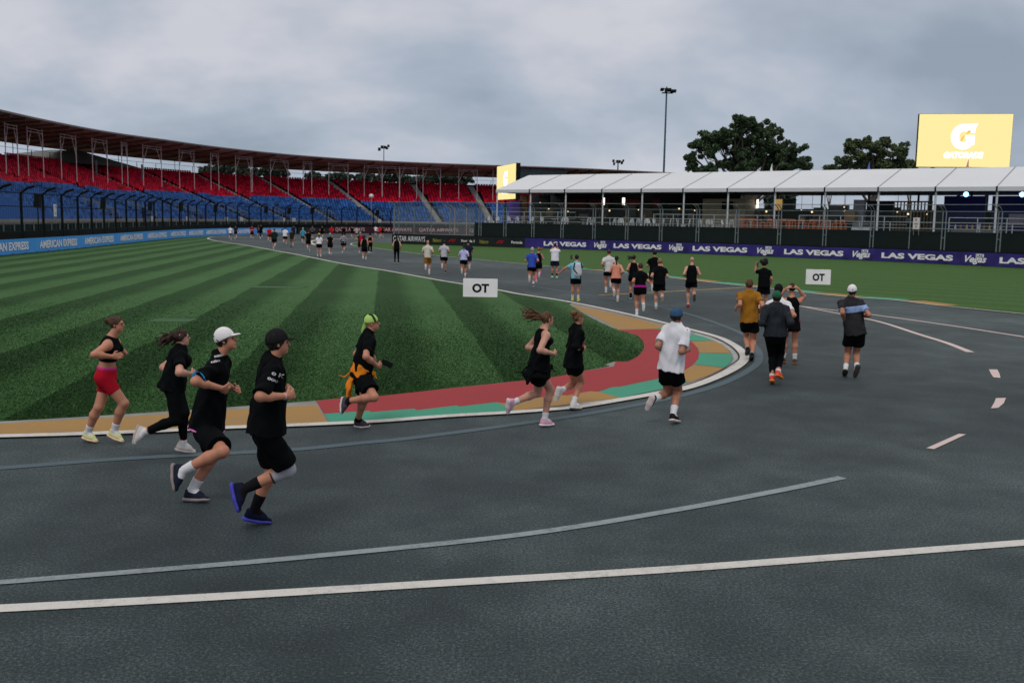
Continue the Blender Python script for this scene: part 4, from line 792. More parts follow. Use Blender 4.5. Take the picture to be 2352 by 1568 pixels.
for (u,v,ru,rv,n_) in [(475,389,22,8,0),(510,383,16,9,0),(545,384,22,10,0),(600,392,25,9,0),(640,392,20,10,0),(762,406,22,6,0),(790,403,18,8,0),(835,404,20,8,0),(872,407,16,8,0),(905,405,22,7,0),(950,410,22,7,0),(995,408,25,8,0),(1030,410,22,9,0),(1065,410,18,8,0),(720,402,12,6,0),(1600,420,20,22,0),(1690,455,30,14,0),(1790,458,30,14,0)]:
    k+=1; tree(u,v,275 if u<1200 else 200,[(u,v+2,ru*.7,rv),(u-ru*.6,v+5,ru*.5,rv*.8),(u+ru*.6,v+4,ru*.5,rv*.8)],'distant green tree seen in the gap above the red seats, %s from the left'%ordn(k-1) if u<1200 else 'distant green tree seen through the marquee, %s'%('left','middle','right')[k-16],nl=110,ls=.7,lm=LEAF3,grp='trees beyond the grandstand',seed=20+k,tw=.35)
# grey tent roof behind the stand, far left
p=at(140,350,150); r=empty('service_tent',(p[0],p[1],0),0,'grey tent roof glimpsed between the far left seats and the stand roof','tent'); mb=MB(); zt=p[2]+.4
mb.add([(p[0]-9,p[1]-6,zt-1.6),(p[0]+6,p[1]-2,zt-2.2),(p[0]+9,p[1]+8,zt-2.2),(p[0]-6,p[1]+6,zt-1.6),(p[0]-2,p[1]+1,zt),(p[0]+2,p[1]+2,zt)],[(0,1,5,4),(1,2,5),(2,3,4,5),(3,0,4)]); mb.build('roof',plain((.10,.11,.11)),r)
mb=MB(); 
for x,y in ((-9,-6),(6,-2),(9,8),(-6,6)): mb.bar((p[0]+x,p[1]+y,0),(p[0]+x,p[1]+y,zt-1.6),.1)
mb.build('leg',STEEL,r)
# ------------------------------------------------------------ OT boards
def ot(TLc,BRc,label,slant=0):
    f_=G((TLc[0]+BRc[0])/2,BRc[1]); Y=f_[1]; wd=(BRc[0]-TLc[0])/F*Y; ht=(BRc[1]-TLc[1])/F*Y*1.0; r=empty('board_sign',tuple(f_),0,label,'sign')
    ux=nrm([1,-.02+slant,0]); n_=np.array([ux[1],-ux[0],0]); up=nrm(np.array([0,0,1])-n_*.05); mb=MB(); c=f_+up*(ht/2+.02); mb.box(c,ux*wd/2,n_*.035,up*ht/2); mb.build('panel',mat('board_white',(.84,.81,.85),.6,noise=(2,.05)),r)
    text_plane('lettering',c+n_*.04-ux*wd*.235-up*ht*.27,ux,up,wd*.49,ht*.5,'OT',LETK,r,bold=.045); 
    mb=MB(); mb.box(f_-n_*.3+[0,0,.04],ux*wd*.4,n_*.3,(0,0,.03)); mb.bar(f_-n_*.5+[0,0,.05],c-n_*.04,.02); mb.build('stand',BLKM,r)
ot((1063.3,641),(1142.5,683),'white board reading OT on the infield edge, nearer left one')
ot((1851,619.8),(1906,654),'white board reading OT on the right verge, farther right one',slant=-.1)
# ------------------------------------------------------------ people: signed-distance bodies meshed with surface nets
class Fd:
    def __init__(s,lo,hi,h):
        s.h=h; s.lo=np.asarray(lo,float)-3*h; s.n=np.ceil((np.asarray(hi)+3*h-s.lo)/h).astype(int)+1; s.d=np.full(s.n,1.,np.float32)
        s.ax=[(s.lo[i]+np.arange(s.n[i])*h).astype(np.float32) for i in range(3)]
    def sub(s,lo,hi,pad=.05):
        sl=[]
        for i in range(3):
            a=int(max(0,(lo[i]-pad-s.lo[i])//s.h)); b=int(min(s.n[i],(hi[i]+pad-s.lo[i])//s.h+2)); 
            if b<=a: return None,None
            sl.append(slice(a,b))
        return tuple(sl),(s.ax[0][sl[0]][:,None,None],s.ax[1][sl[1]][None,:,None],s.ax[2][sl[2]][None,None,:])
    def put(s,sl,d,k):
        a=s.d[sl]
        if k>0: h=np.clip(.5+.5*(a-d)/k,0,1); s.d[sl]=a*(1-h)+d*h-k*h*(1-h)
        else: s.d[sl]=np.minimum(a,d)
    def cone(s,a,b,ra,rb,k=.02,flat=None,ca=False,cb=False):
        a=np.asarray(a,float);b=np.asarray(b,float); R_=max(ra,rb)+.01; sl,X=s.sub(np.minimum(a,b)-R_,np.maximum(a,b)+R_,k+s.h*2)
        if sl is None: return
        ab=b-a; L2=max(1e-9,ab@ab); q=[X[i]-a[i] for i in range(3)]; t_=(q[0]*ab[0]+q[1]*ab[1]+q[2]*ab[2])/L2; t=np.clip(t_,0,1)
        q=[q[i]-t*ab[i] for i in range(3)]; r=ra+(rb-ra)*t
        if flat is not None:
            n,f=flat; dn=q[0]*n[0]+q[1]*n[1]+q[2]*n[2]; e=(1/f-1)*dn; q=[q[i]+e*n[i] for i in range(3)]
        d=np.sqrt(q[0]**2+q[1]**2+q[2]**2)-r
        L=math.sqrt(L2)
        if ca: d=np.maximum(d,-t_*L)
        if cb: d=np.maximum(d,(t_-1)*L)
        s.put(sl,d.astype(np.float32),k)
    def ell(s,c,ax,r,k=.01,sub_=False):
        c=np.asarray(c,float); R_=max(r)+.01; sl,X=s.sub(c-R_,c+R_,k+s.h*2)
        if sl is None: return
        q=[X[i]-c[i] for i in range(3)]; d2=0
        for a,rr in zip(ax,r): d2=d2+((q[0]*a[0]+q[1]*a[1]+q[2]*a[2])/rr)**2
        d=((np.sqrt(d2)-1)*min(r)).astype(np.float32)
        if sub_: s.d[sl]=np.maximum(s.d[sl],-d)
        else: s.put(sl,d,k)
    def dot(s,n): return (s.ax[0][:,None,None]*n[0]+s.ax[1][None,:,None]*n[1]+s.ax[2][None,None,:]*n[2])
    def cut(s,n,c): s.d=np.maximum(s.d,s.dot(n)-np.float32(c))   # keep n.p<c
    def fold(s,g,amp,wl):
        for _ in range(4):
            v=g.normal(0,1,3); v/=np.linalg.norm(v); v[2]*=.6; s.d+= (amp/2)*np.sin(s.dot(v*2*math.pi/(wl*g.uniform(.7,1.6)))+g.uniform(0,6)+ .8*np.sin(s.dot(g.normal(0,1,3)*9)))
    def mesh(s,name):
        d=s.d; d[0]=d[-1]=1; d[:,0]=d[:,-1]=1; d[:,:,0]=d[:,:,-1]=1; S=d<0
        if not S.any(): return None
        n=S.shape; c=[S[i:n[0]-1+i,j:n[1]-1+j,k:n[2]-1+k] for i in(0,1) for j in(0,1) for k in(0,1)]
        al=c[0]&c[1]&c[2]&c[3]&c[4]&c[5]&c[6]&c[7]; an=c[0]|c[1]|c[2]|c[3]|c[4]|c[5]|c[6]|c[7]; act=an&~al; I=np.argwhere(act)
        idx=np.full(act.shape,-1,np.int64); idx[tuple(I.T)]=np.arange(len(I)); P=np.zeros((len(I),3));W=np.zeros(len(I))
        co=[(i,j,k) for i in(0,1) for j in(0,1) for k in(0,1)]
        for a in range(8):
            for b in range(a+1,8):
                df=[co[b][x]-co[a][x] for x in range(3)]
                if sum(abs(x) for x in df)!=1: continue
                va=d[tuple((I+co[a]).T)];vb=d[tuple((I+co[b]).T)]; m=(va<0)!=(vb<0); t=np.where(m,va/np.where(m,va-vb,1),0)
                P+=m[:,None]*(np.array(co[a])+t[:,None]*np.array(df)); W+=m
        V=s.lo+(I+P/W[:,None])*s.h; Q=[]
        for ax in range(3):
            A=[slice(None)]*3;B=[slice(None)]*3; A[ax]=slice(0,-1);B[ax]=slice(1,None); sa=S[tuple(A)];sb=S[tuple(B)]; E=np.argwhere(sa!=sb); o1,o2=[x for x in range(3) if x!=ax]
            E=E[(E[:,o1]>0)&(E[:,o2]>0)]; fl=sa[tuple(E.T)]
            e1=np.zeros(3,int);e1[o1]=1;e2=np.zeros(3,int);e2[o2]=1
            q=np.stack([idx[tuple((E-e1-e2).T)],idx[tuple((E-e2).T)],idx[tuple(E.T)],idx[tuple((E-e1).T)]],1)
            if ax==1: fl=~fl
            q[~fl]=q[~fl][:,::-1]; Q.append(q)
        Q=np.concatenate(Q); me=bpy.data.meshes.new(name); me.vertices.add(len(V)); me.vertices.foreach_set('co',V.ravel()); me.loops.add(len(Q)*4); me.loops.foreach_set('vertex_index',Q.ravel()); me.polygons.add(len(Q)); me.polygons.foreach_set('loop_start',np.arange(len(Q))*4); me.polygons.foreach_set('loop_total',np.full(len(Q),4)); me.polygons.foreach_set('use_smooth',np.ones(len(Q),bool)); me.update(calc_edges=True); return me
SKM={}
def skin(c):
    if c not in SKM:
        m=mat('skin_%d'%len(SKM),c,.5,spec=.35,noise=(9,.10),bump=(60,.15,.002)); SKM[c]=m
    return SKM[c]
S1=(.46,.20,.125); S2=(.36,.16,.10); S3=(.30,.14,.085); S4=(.20,.095,.06); SP=(.50,.255,.185)
HB_=(.012,.008,.006); HBR=(.05,.025,.014); HBL=(.22,.13,.06); HGR=(.16,.155,.15)
def lift(par,uv,L,pref):
    d=ray(*uv); d=d/d[1]; q=par-CO; a=d@d; b_=-2*d@q; c=q@q-L*L; D=b_*b_-4*a*c
    if D<=0: t=-b_/(2*a); return CO+t*d
    r_=math.sqrt(D); ts=[(-b_-r_)/(2*a),(-b_+r_)/(2*a)]; ps=[CO+t*d for t in ts]
    return max(ps,key=lambda p:(p-par)@pref)
def foot_frame(K,A,Tt,H):
    l=nrm(A-K); v=nrm(Tt-A); ax=np.cross(v,l); n_=np.linalg.norm(ax)
    if n_<.12: return v,nrm(-l+v*(l@v)+np.array([0,0,.2]))
    ax/=n_; th=-math.radians(24); f=v*math.cos(th)+np.cross(ax,v)*math.sin(th)+ax*(ax@v)*(1-math.cos(th)); up=nrm(np.cross(f,ax)); 
    if up@(K-A)<0: up=-up
    return nrm(f),up
def person(label,J,H,face,sp,h=.012,pitch=0.,grp=None,seed=0):
    """J: world joints. sp: clothing description"""
    g=np.random.default_rng(seed+11); near=h<.014; s_=H/1.75; B=sp.get('bulk',1.)*s_*1.03; J={k:np.asarray(v,float) for k,v in J.items()}
    pv,nk,hd=J['pv'],J['nk'],J['hd']; t=nrm(nk-pv); lat=nrm(J['sl']-J['sr']); dep=nrm(np.cross(lat,t)); fl=(dep,.70)
    ff=nrm([math.sin(face),math.cos(face),0]); fz=np.array([0,0,1.]); lh=np.array([-ff[1],ff[0],0]); hf=nrm(ff*math.cos(pitch)+fz*math.sin(pitch)); hu=np.cross(lh,hf); hu=-hu if hu[2]<0 else hu
    # feet
    ft={}
    for x in 'lr': ft[x]=foot_frame(J['k'+x],J['a'+x],J['t'+x],H)
    zmin=min((J['a'+x]-ft[x][1]*.105*s_+ft[x][0]*q*s_)[2] for x in 'lr' for q in(-.05,.15)); dz=sp.get('air',0)-zmin
    for k in J: J[k]=J[k]+[0,0,dz]
    pv,nk,hd=J['pv'],J['nk'],J['hd']; allp=np.array(list(J.values())); lo=allp.min(0)-.26; hi=allp.max(0)+.26
    root=empty('person',(pv[0],pv[1],0),0,label,'person',grp); off=np.array([pv[0],pv[1],0.])
    def out(name,F_,m,par=None):
        me=F_.mesh(name)
        if me is None: return None
        n=len(me.vertices); c=np.empty(n*3); me.vertices.foreach_get('co',c); c=c.reshape(-1,3)-off; me.vertices.foreach_set('co',c.ravel()); me.update(); me.materials.append(m); return link(name,me,par or root)
    fem=sp.get('fem',0); top=sp.get('top','tee'); bot=sp.get('bot','shorts')
    rp,rwa,rc=(.165,.128,.150) if fem else (.150,.140,.165)
    rp*=B;rwa*=B;rc*=B; wst=pv+t*.34*np.linalg.norm(nk-pv); Lt=np.linalg.norm(nk-pv); chest=pv+t*.72*Lt
    def torso(F_,o,k=.05,lo_=0.,hi_=1.):
        if lo_<=0: F_.cone(pv-t*.02,wst,rp+o,rwa+o,k,fl)
        F_.cone(wst,chest,rwa+o,rc+o,k,fl)
        F_.cone(J['sl']*.82+J['sr']*.18-t*.01,J['sr']*.82+J['sl']*.18-t*.01,.060*B+o,.060*B+o,k,None)
        if fem: 
            for sg in(-1,1): F_.ell(chest+dep*0+np.array(0)+lat*sg*.065*B+bf*.075*B-t*.02,(lat,dep,t),(.07*B+o,.065*B+o,.065*B+o),k)
    bf=dep if dep@ff>0 else -dep
    if abs(dep@ff)<.05: bf=dep
    # body
    F_=Fd(lo,hi,h); q=-.012 if near else -.015
    torso(F_,q if top!='none' else 0); 
    for sg,x in((1,'l'),(-1,'r')):
        sh,el,wr,hn=J['s'+x],J['e'+x],J['w'+x],J['h'+x]; cov_u=q if top in('tee','long') else 0
        F_.ell(sh,(lat,dep,t),(.052*B,.052*B,.058*B),.04); F_.cone(sh,el,.052*B,.041*B,.03); F_.cone(el,el*.6+wr*.4,.041*B,.041*B,.02); F_.cone(el*.65+wr*.35,wr,.038*B,.026*B,.02)
        hp,kn,an=J['j'+x],J['k'+x],J['a'+x]; F_.cone(hp,kn,.089*B,.057*B,.05); F_.ell(kn,(lat,dep,t),(.055*B,)*3,.02)
        cf=kn*.68+an*.32-bf*.012; F_.cone(kn,cf,.054*B,.060*B,.02); F_.cone(cf,an,.057*B,.036*B,.02)
        f_,u_=ft[x]; F_.cone(an,an+f_*.07*s_-u_*.04*s_,.034*s_,.028*s_,.02)
        # hand
        d=nrm(hn-wr); inn=-lat*sg; nv=nrm(inn-d*(inn@d)); wv=nrm(np.cross(d,nv)); wv=wv if wv[2]>0 else -wv; hs=s_*1.05
        F_.ell(wr+d*.045*hs,(d,wv,nv),(.052*hs,.040*hs,.018*hs),.012)
        if h<.016:
            cl_=sp.get('curl',1.)
            for i,o_ in enumerate((-.031,-.0105,.0105,.031)):
                ln=(.75,.95,1.,.9)[i]; p0=wr+d*.085*hs+wv*o_*hs; a1=math.radians(28+6*i)*cl_; p1=p0+(d*math.cos(a1)+nv*math.sin(a1))*.042*ln*hs; a2=a1+math.radians(48)*cl_; p2=p1+(d*math.cos(a2)+nv*math.sin(a2))*.028*ln*hs; a3=a2+math.radians(30)*cl_; p3=p2+(d*math.cos(a3)+nv*math.sin(a3))*.018*ln*hs
                F_.cone(wr+d*.05*hs+wv*o_*.8*hs,p0,.010*hs,.0098*hs,.006); F_.cone(p0,p1,.0096*hs,.009*hs,.003); F_.cone(p1,p2,.009*hs,.0082*hs,.003); F_.cone(p2,p3,.0082*hs,.0072*hs,.003)
            p0=wr+d*.03*hs+wv*.032*hs; p1=p0+(d*.6+wv*.7+nv*.3)*.038*hs; F_.cone(p0,p1,.012*hs,.011*hs,.006); F_.cone(p1,p1+(d*.85+nv*.45)*.032*hs,.0105*hs,.0085*hs,.004)
        else: F_.cone(wr+d*.07*hs,wr+d*.13*hs,.026*hs,.022*hs,.01,(nv,.6))
    F_.cone(nk-t*.03,hd-hu*.05,.058*B,.050*B,.03)
    if top in('none','bra','tank','dress'):
        for x in 'lr': F_.cone(nk-t*.005,J['s'+x]+t*.004,.040*B,.036*B,.04)
    hs=s_*.91
    F_.ell(hd+hu*.02*hs-hf*.008*hs,(hf,lh,hu),(.095*hs,.073*hs,.092*hs),.02)
    F_.ell(hd+hf*.035*hs-hu*.045*hs,(hf,lh,hu),(.058*hs,.054*hs,.066*hs),.02)
    F_.ell(hd+hf*.070*hs-hu*.092*hs,(hf,lh,hu),(.022*hs,.024*hs,.018*hs),.02)
    if h<.016:
        F_.cone(hd+hf*.088*hs+hu*.018*hs,hd+hf*.112*hs-hu*.024*hs,.007*hs,.0125*hs,.008); F_.ell(hd+hf*.078*hs+hu*.026*hs,(hf,lh,hu),(.018*hs,.05*hs,.011*hs),.01)
        F_.ell(hd+hf*.088*hs-hu*.055*hs,(hf,lh,hu),(.013*hs,.024*hs,.011*hs),.008)
        for sg in(-1,1):
            F_.ell(hd+lh*sg*.074*hs-hf*.006*hs-hu*.008*hs,(hf,lh,hu),(.019*hs,.009*hs,.030*hs),.004); F_.ell(hd+lh*sg*.032*hs+hf*.094*hs+hu*.006*hs,(hf,lh,hu),(.012*hs,.015*hs,.009*hs),0,True)
    out('body',F_,skin(sp.get('skin',S1)))
    if near:
        for sg in(-1,1):
            E_=Fd(hd-.13,hd+.13,.005); E_.ell(hd+lh*sg*.031*hs+hf*.083*hs+hu*.005*hs,(hf,lh,hu),(.011*hs,.013*hs,.009*hs),0); out('eye',E_,plain((.03,.02,.018),.3))
            E_=Fd(hd-.13,hd+.13,.006); E_.ell(hd+lh*sg*.033*hs+hf*.088*hs+hu*.030*hs,(hf,lh,hu),(.010*hs,.022*hs,.006*hs),0); out('eyebrow',E_,plain(HB_,.8))
        E_=Fd(hd-.14,hd+.14,.006); E_.ell(hd+hf*.096*hs-hu*.055*hs,(hf,lh,hu),(.009*hs,.022*hs,.007*hs),0); out('lips',E_,plain((.30,.09,.075),.5))
    # hair
    hr=sp.get('hair','short'); hc=sp.get('hc',HB_); HM=MC.get(('h',hc)) or mat('hair_%d'%len(MC),hc,.65,spec=.3,noise=(40,.5),bump=(90,.8,.01)); MC[('h',hc)]=HM
    if hr!='bald':
        hh=min(h,.010) if near else h; A=Fd(hd-.45,hd+.40,hh); o=.010 if hr in('short','long','afro') else .005
        A.ell(hd+hu*.024*hs-hf*.014*hs,(hf,lh,hu),(.097*hs+o*.6,.076*hs+o,.096*hs+o),0)
        nn=nrm(hf*1.0-hu*.62); cc=(hd@nn)+(.030 if hr!='long' else .035)*hs; A.d=np.maximum(A.d,A.dot(nn)-np.float32(cc))
        A.d=np.maximum(A.d,-(A.dot(hu))+np.float32(hd@hu-(.085 if hr=='short' else .06)*hs))
        bk=hd-hf*.095*hs
        if hr=='bun': 
            c=bk+hu*sp.get('bunz',.04)*hs-hf*.02; A.cone(hd-hf*.06+hu*.02,c,.03,.022,.02)
            for _ in range(7): A.ell(c+g.normal(0,.014,3),(hf,lh,hu),(.031,.031,.029),.008)
        if hr in('pony','wind'):
            w_=np.array(sp.get('wind',(-.3,0,.0)),float); n_=30 if hr=='wind' else 8
            for i in range(n_):
                sp_=.35 if hr=='wind' else .12; d0=nrm(w_+g.normal(0,sp_*.5,3)*[1,1,.8]); L_=sp.get('hl',.28)*g.uniform(.6,1.1); p0=bk+hu*.03*hs+g.normal(0,.012,3); p1=p0+d0*L_*.5+g.normal(0,.012,3); p2=p1+nrm(d0+[0,0,-.35 if hr=='pony' else g.uniform(-.5,.3)])*L_*.5
                rr=.016 if hr=='wind' else .026; A.cone(p0,p1,rr+.004,rr*.7,.010); A.cone(p1,p2,rr*.7,.004,.006)
        if hr=='long' or hr=='braid':
            w_=.055 if hr=='long' else .025; p0=bk+hf*.02; p1=nk-bf*.09*B-fz*.02; p2=p1-fz*(.16 if hr=='long' else .24)+np.array(sp.get('wind',(0,0,0)))*.1
            A.cone(p0,p1,w_+.01,w_,.03,(hf,.6)); A.cone(p1,p2,w_,w_*.5,.02,(hf,.6)); A.cone(hd-hf*.04,p0-fz*.05,.06,w_,.03)
        if hr=='afro':
            for _ in range(14): A.ell(hd+hu*.045-hf*.015+g.normal(0,.035,3),(hf,lh,hu),(.075,.075,.07),.01)
        A.fold(g,.006,.04); out('hair',A,HM)
    # cap
    if 'cap' in sp:
        cc_=sp['cap']; back=sp.get('capback',0); A=Fd(hd-.22,hd+.30,min(h,.010)); o=.017; A.ell(hd+hu*.030*hs-hf*.012*hs,(hf,lh,hu),(.097*hs+o*.7,.076*hs+o,.096*hs+o),0)
        mm=hu-hf*(.25 if not back else .05); A.d=np.maximum(A.d,-A.dot(mm)+np.float32(hd@mm+.0125*hs))
        co=out('cap',A,cloth(cc_,.8))
        if not sp.get('nobrim'):
            A=Fd(hd-.30,hd+.32,min(h,.009)); bd=-hf if back else hf; A.ell(hd+bd*(.104 if not back else .11)*hs+hu*(.036 if not back else .0)*hs,(nrm(bd-hu*.18) if not back else nrm(bd-hu*.9),lh,np.cross(bd,lh)),(.066*hs,.062*hs,.011*hs),0); out('brim',A,cloth(sp.get('brim',cc_),.8),co)
    # top
    tc=sp.get('tc',BLACK); loose=sp.get('loose',.022); hem=sp.get('hem',.10); sl_=sp.get('sleeve',.62)
    if top!='none':
        A=Fd(lo,hi,h); 
        if top=='bra':
            A.cone(pv+t*.36*Lt,chest,rwa*1.0+.012,rc+.014,.04,fl)
            for sg in(-1,1): A.ell(chest+lat*sg*.065*B+bf*.078*B-t*.02,(lat,dep,t),(.075*B,.068*B,.07*B),.03); A.cone(chest+lat*sg*.06*B,nk+lat*sg*.055*B-t*.035,.05*B,.028*B,.03,(lat,.8))
            A.d=np.maximum(A.d,np.float32((pv+t*.36*Lt)@t)-A.dot(t))
        else:
            A.cone(pv-t*hem,wst,rp+.012+loose*1.15,rwa+loose,.05,(dep,.82),ca=False); A.cone(wst,chest,rwa+loose,rc+.010,.05,fl)
            if top=='dress': A.cone(pv-t*hem-t*.0,pv+t*.02,rp+.06,rp+.02,.03,(dep,.8))
            if top in('tank','dress'):
                for sg,x in((1,'l'),(-1,'r')): A.cone(chest+lat*sg*.07*B,nk*.55+J['s'+x]*.45-t*.005,.065*B,.038*B,.04,(lat,.8))
                if fem:
                    for sg in(-1,1): A.ell(chest+lat*sg*.065*B+bf*.075*B-t*.02,(lat,dep,t),(.078*B,.072*B,.07*B),.04)
            else:
                A.cone(J['sl']*.83+J['sr']*.17-t*.015,J['sr']*.83+J['sl']*.17-t*.010,.054*B+.004,.054*B+.004,.05)
                for x in 'lr': A.cone(nk+t*.005,J['s'+x]+t*.008,.050*B+.006,.044*B+.006,.04)
                if fem:
                    for sg in(-1,1): A.ell(chest+lat*sg*.065*B+bf*.075*B-t*.02,(lat,dep,t),(.08*B,.072*B,.07*B),.04)
                for x in 'lr':
                    sh,el,wr=J['s'+x],J['e'+x],J['w'+x]; A.ell(sh+t*.004,(lat,dep,t),(.055*B+.006,.058*B+.006,.058*B+.006),.03)
                    if top=='long': A.cone(sh,el,.060*B+.004,.050*B+.004,.04); A.cone(el,el*.08+wr*.92,.050*B+.003,.040*B,.02,cb=True)
                    else: A.cone(sh,sh*(1-sl_)+el*sl_,.056*B+.006,.056*B+loose*.4,.035,cb=True)
                A.cone(nk-t*.04,nk+t*.018,.075*B,.062*B,.02,cb=True)
            A.d=np.maximum(A.d,np.float32((pv-t*hem)@t)-A.dot(t))
            A.fold(g,(.008 if near else .005),.10)
            if sp.get('hood'): A.ell(nk-bf*.055-t*.035,(lat,dep,t),(.10,.05,.055),.05)
        to=out('shirt' if top in('tee','long') else ('sports_bra' if top=='bra' else ('dress' if top=='dress' else 'tank_top')),A,cloth(tc)); sp['_top']=to
        if 'stripe' in sp:
            z0,z1,c_=sp['stripe']; A2=Fd(lo,hi,h); A2.d=A.d-.004; A2.d=np.maximum(A2.d,np.float32((pv+t*z0*Lt)@t)-A2.dot(t)); A2.d=np.maximum(A2.d,A2.dot(t)-np.float32((pv+t*z1*Lt)@t)); out('stripe',A2,cloth(c_))
    # bottom
    bc=sp.get('bc',BLACK); frac=sp.get('leg',.55); bl=sp.get('bl',.028)
    A=Fd(lo,hi,h); tight=bot in('tights','bike')
    A.cone(pv-t*.02,wst*.55+pv*.45,rp+(.006 if tight else .014),rwa+.012,.04,fl)
    for x in 'lr':
        hp,kn,an=J['j'+x],J['k'+x],J['a'+x]
        if bot=='tights': A.cone(hp,kn,.094*B,.062*B,.05); A.ell(kn,(lat,dep,t),(.060*B,)*3,.02); cf=kn*.68+an*.32-bf*.012; A.cone(kn,cf,.056*B,.060*B,.02); A.cone(cf,an*.86+kn*.14,.058*B,.042*B,.02,cb=True)
        elif bot=='bike': A.cone(hp,hp*(1-frac)+kn*frac,.096*B,.082*B,.05,cb=True)
        else: A.cone(hp,hp*(1-frac)+kn*frac,.096*B+.008,.082*B+bl,.045,cb=True)
    if bot=='skirt': A.cone(pv-t*.22,pv,rp+.055,rp+.01,.04,(dep,.85),ca=True)
    A.d=np.maximum(A.d,A.dot(t)-np.float32((pv+t*.20*Lt)@t)); 
    if not tight: A.fold(g,.006 if near else .004,.12)
    out('leggings' if bot=='tights' else ('skirt' if bot=='skirt' else 'shorts'),A,cloth(bc))
    if 'band' in sp:
        A=Fd(pv-.35,pv+.35,h); A.cone(pv+t*.13*Lt,pv+t*.21*Lt,rwa+.026,rwa+.022,.02,fl,ca=True,cb=True); out('waistband',A,cloth(sp['band']))
    # socks, shoes
    sc=sp.get('sock',(.62,.62,.66)); shc=sp.get('shoe',BLACK); so_=sp.get('sole',(.6,.58,.58)); sh_=sp.get('sh',.30)
    for x in 'lr':
        kn,an=J['k'+x],J['a'+x]; f_,u_=ft[x]; la=nrm(np.cross(f_,u_)); L=np.linalg.norm(an-kn); l=nrm(an-kn)
        lo2=np.minimum(an-.20,an-.2);hi2=an+.32; A=Fd(an-.30*s_,an+.30*s_,min(h,.010) if near else h)
        if sc is not None: cf=kn*.68+an*.32-bf*.012; _s=min(1.,sh_/.32*1.0); A.cone(an+(cf-an)*min(1,sh_/.68),an,(.036+.021*min(1,sh_/.68))*B+.007,.042*s_,.01,ca=True); A.cone(an,an+f_*.055*s_-u_*.030*s_,.042*s_,.040*s_,.015); out('sock',A,cloth(sc))
        A=Fd(an-.30*s_,an+.30*s_,min(h,.009) if near else h); a_=an
        A.cone(a_-f_*.035*s_-u_*.055*s_,a_+f_*.07*s_-u_*.05*s_,.040*s_,.040*s_,.03); A.cone(a_+f_*.05*s_-u_*.055*s_,a_+f_*.155*s_-u_*.072*s_,.040*s_,.028*s_,.03,(u_,.8)); A.cone(a_-f_*.012*s_+u_*.012*s_,a_-u_*.04*s_,.047*s_,.048*s_,.02,(la,.88),ca=True); A.cone(a_+f_*.045*s_-u_*.012*s_,a_+f_*.10*s_-u_*.045*s_,.026*s_,.026*s_,.03); A.cone(a_-f_*.045*s_-u_*.01*s_,a_-f_*.035*s_-u_*.05*s_,.022*s_,.03*s_,.02)
        A.d=np.maximum(A.d,-A.dot(u_)+np.float32((a_-u_*.086*s_)@u_)); so2=out('shoe',A,cloth(shc,.7))
        A=Fd(an-.30*s_,an+.30*s_,min(h,.009) if near else h); A.cone(a_-f_*.040*s_-u_*.089*s_,a_+f_*.06*s_-u_*.089*s_,.051*s_,.048*s_,.02,(u_,.46)); A.cone(a_+f_*.06*s_-u_*.089*s_,a_+f_*.150*s_-u_*.082*s_,.050*s_,.040*s_,.02,(u_,.46)); out('sole',A,plain(so_,.7),so2)
    return root,J,dict(t=t,lat=lat,bf=bf,hf=hf,hu=hu,lh=lh,B=B,Lt=Lt,wst=wst,chest=chest,lo=lo,hi=hi,out=out,rp=rp,rwa=rwa,rc=rc,fl=fl)
def pix_person(label,z,ground,H,yaw,P,sp,face=None,pitch=0.,h=.0085,seed=0,air=0):
    c=lambda k:zpx(z,*P[k]); gp_=G(*zpx(z,*ground)); Y=gp_[1]
    for _it in range(3):
        J=_pixJ(c,Y,H,yaw,sp); zm=min((J['a'+x]-foot_frame(J['k'+x],J['a'+x],J['t'+x],H)[1]*.105*H/1.75+foot_frame(J['k'+x],J['a'+x],J['t'+x],H)[0]*q_*H/1.75)[2] for x in 'lr' for q_ in(-.05,.15)); k_=CH/(CH-zm+air); Y*=k_; H*=k_
    J=_pixJ(c,Y,H,yaw,sp); sp=dict(sp,air=air); return person(label,J,H,yaw if face is None else face,sp,h,pitch,seed=seed)
def _pixJ(c,Y,H,yaw,sp):
    f=np.array([math.sin(yaw),math.cos(yaw),0]); l=np.array([-f[1],f[0],0]); up=np.array([0,0,1.]); J={}
    J['pv']=at(*c('pv'),Y); J['nk']=at(*c('nk'),Y); J['hd']=at(*c('hd'),Y); fem=sp.get('fem',0); hw=(.090 if fem else .102)*H; tw=sp.get('twist',0); ls=np.array([-math.cos(yaw+tw),math.sin(yaw+tw),0])
    J['sl']=J['nk']+ls*hw-up*.056*H; J['sr']=J['nk']-ls*hw-up*.056*H; J['jl']=J['pv']+l*.052*H-up*.02*H; J['jr']=J['pv']-l*.052*H-up*.02*H
    for x,sg in(('l',1),('r',-1)):
        J['e'+x]=lift(J['s'+x],c('e'+x),.168*H,-f*1.0+l*sg*.5); J['w'+x]=lift(J['e'+x],c('w'+x),.148*H,f-l*sg*.4); J['h'+x]=lift(J['w'+x],c('h'+x),.09*H,f-l*sg*.3)
        J['k'+x]=lift(J['j'+x],c('k'+x),.245*H,f); J['a'+x]=lift(J['k'+x],c('a'+x),.240*H,-f); J['t'+x]=lift(J['a'+x],c('t'+x),.125*H,f)
    return J
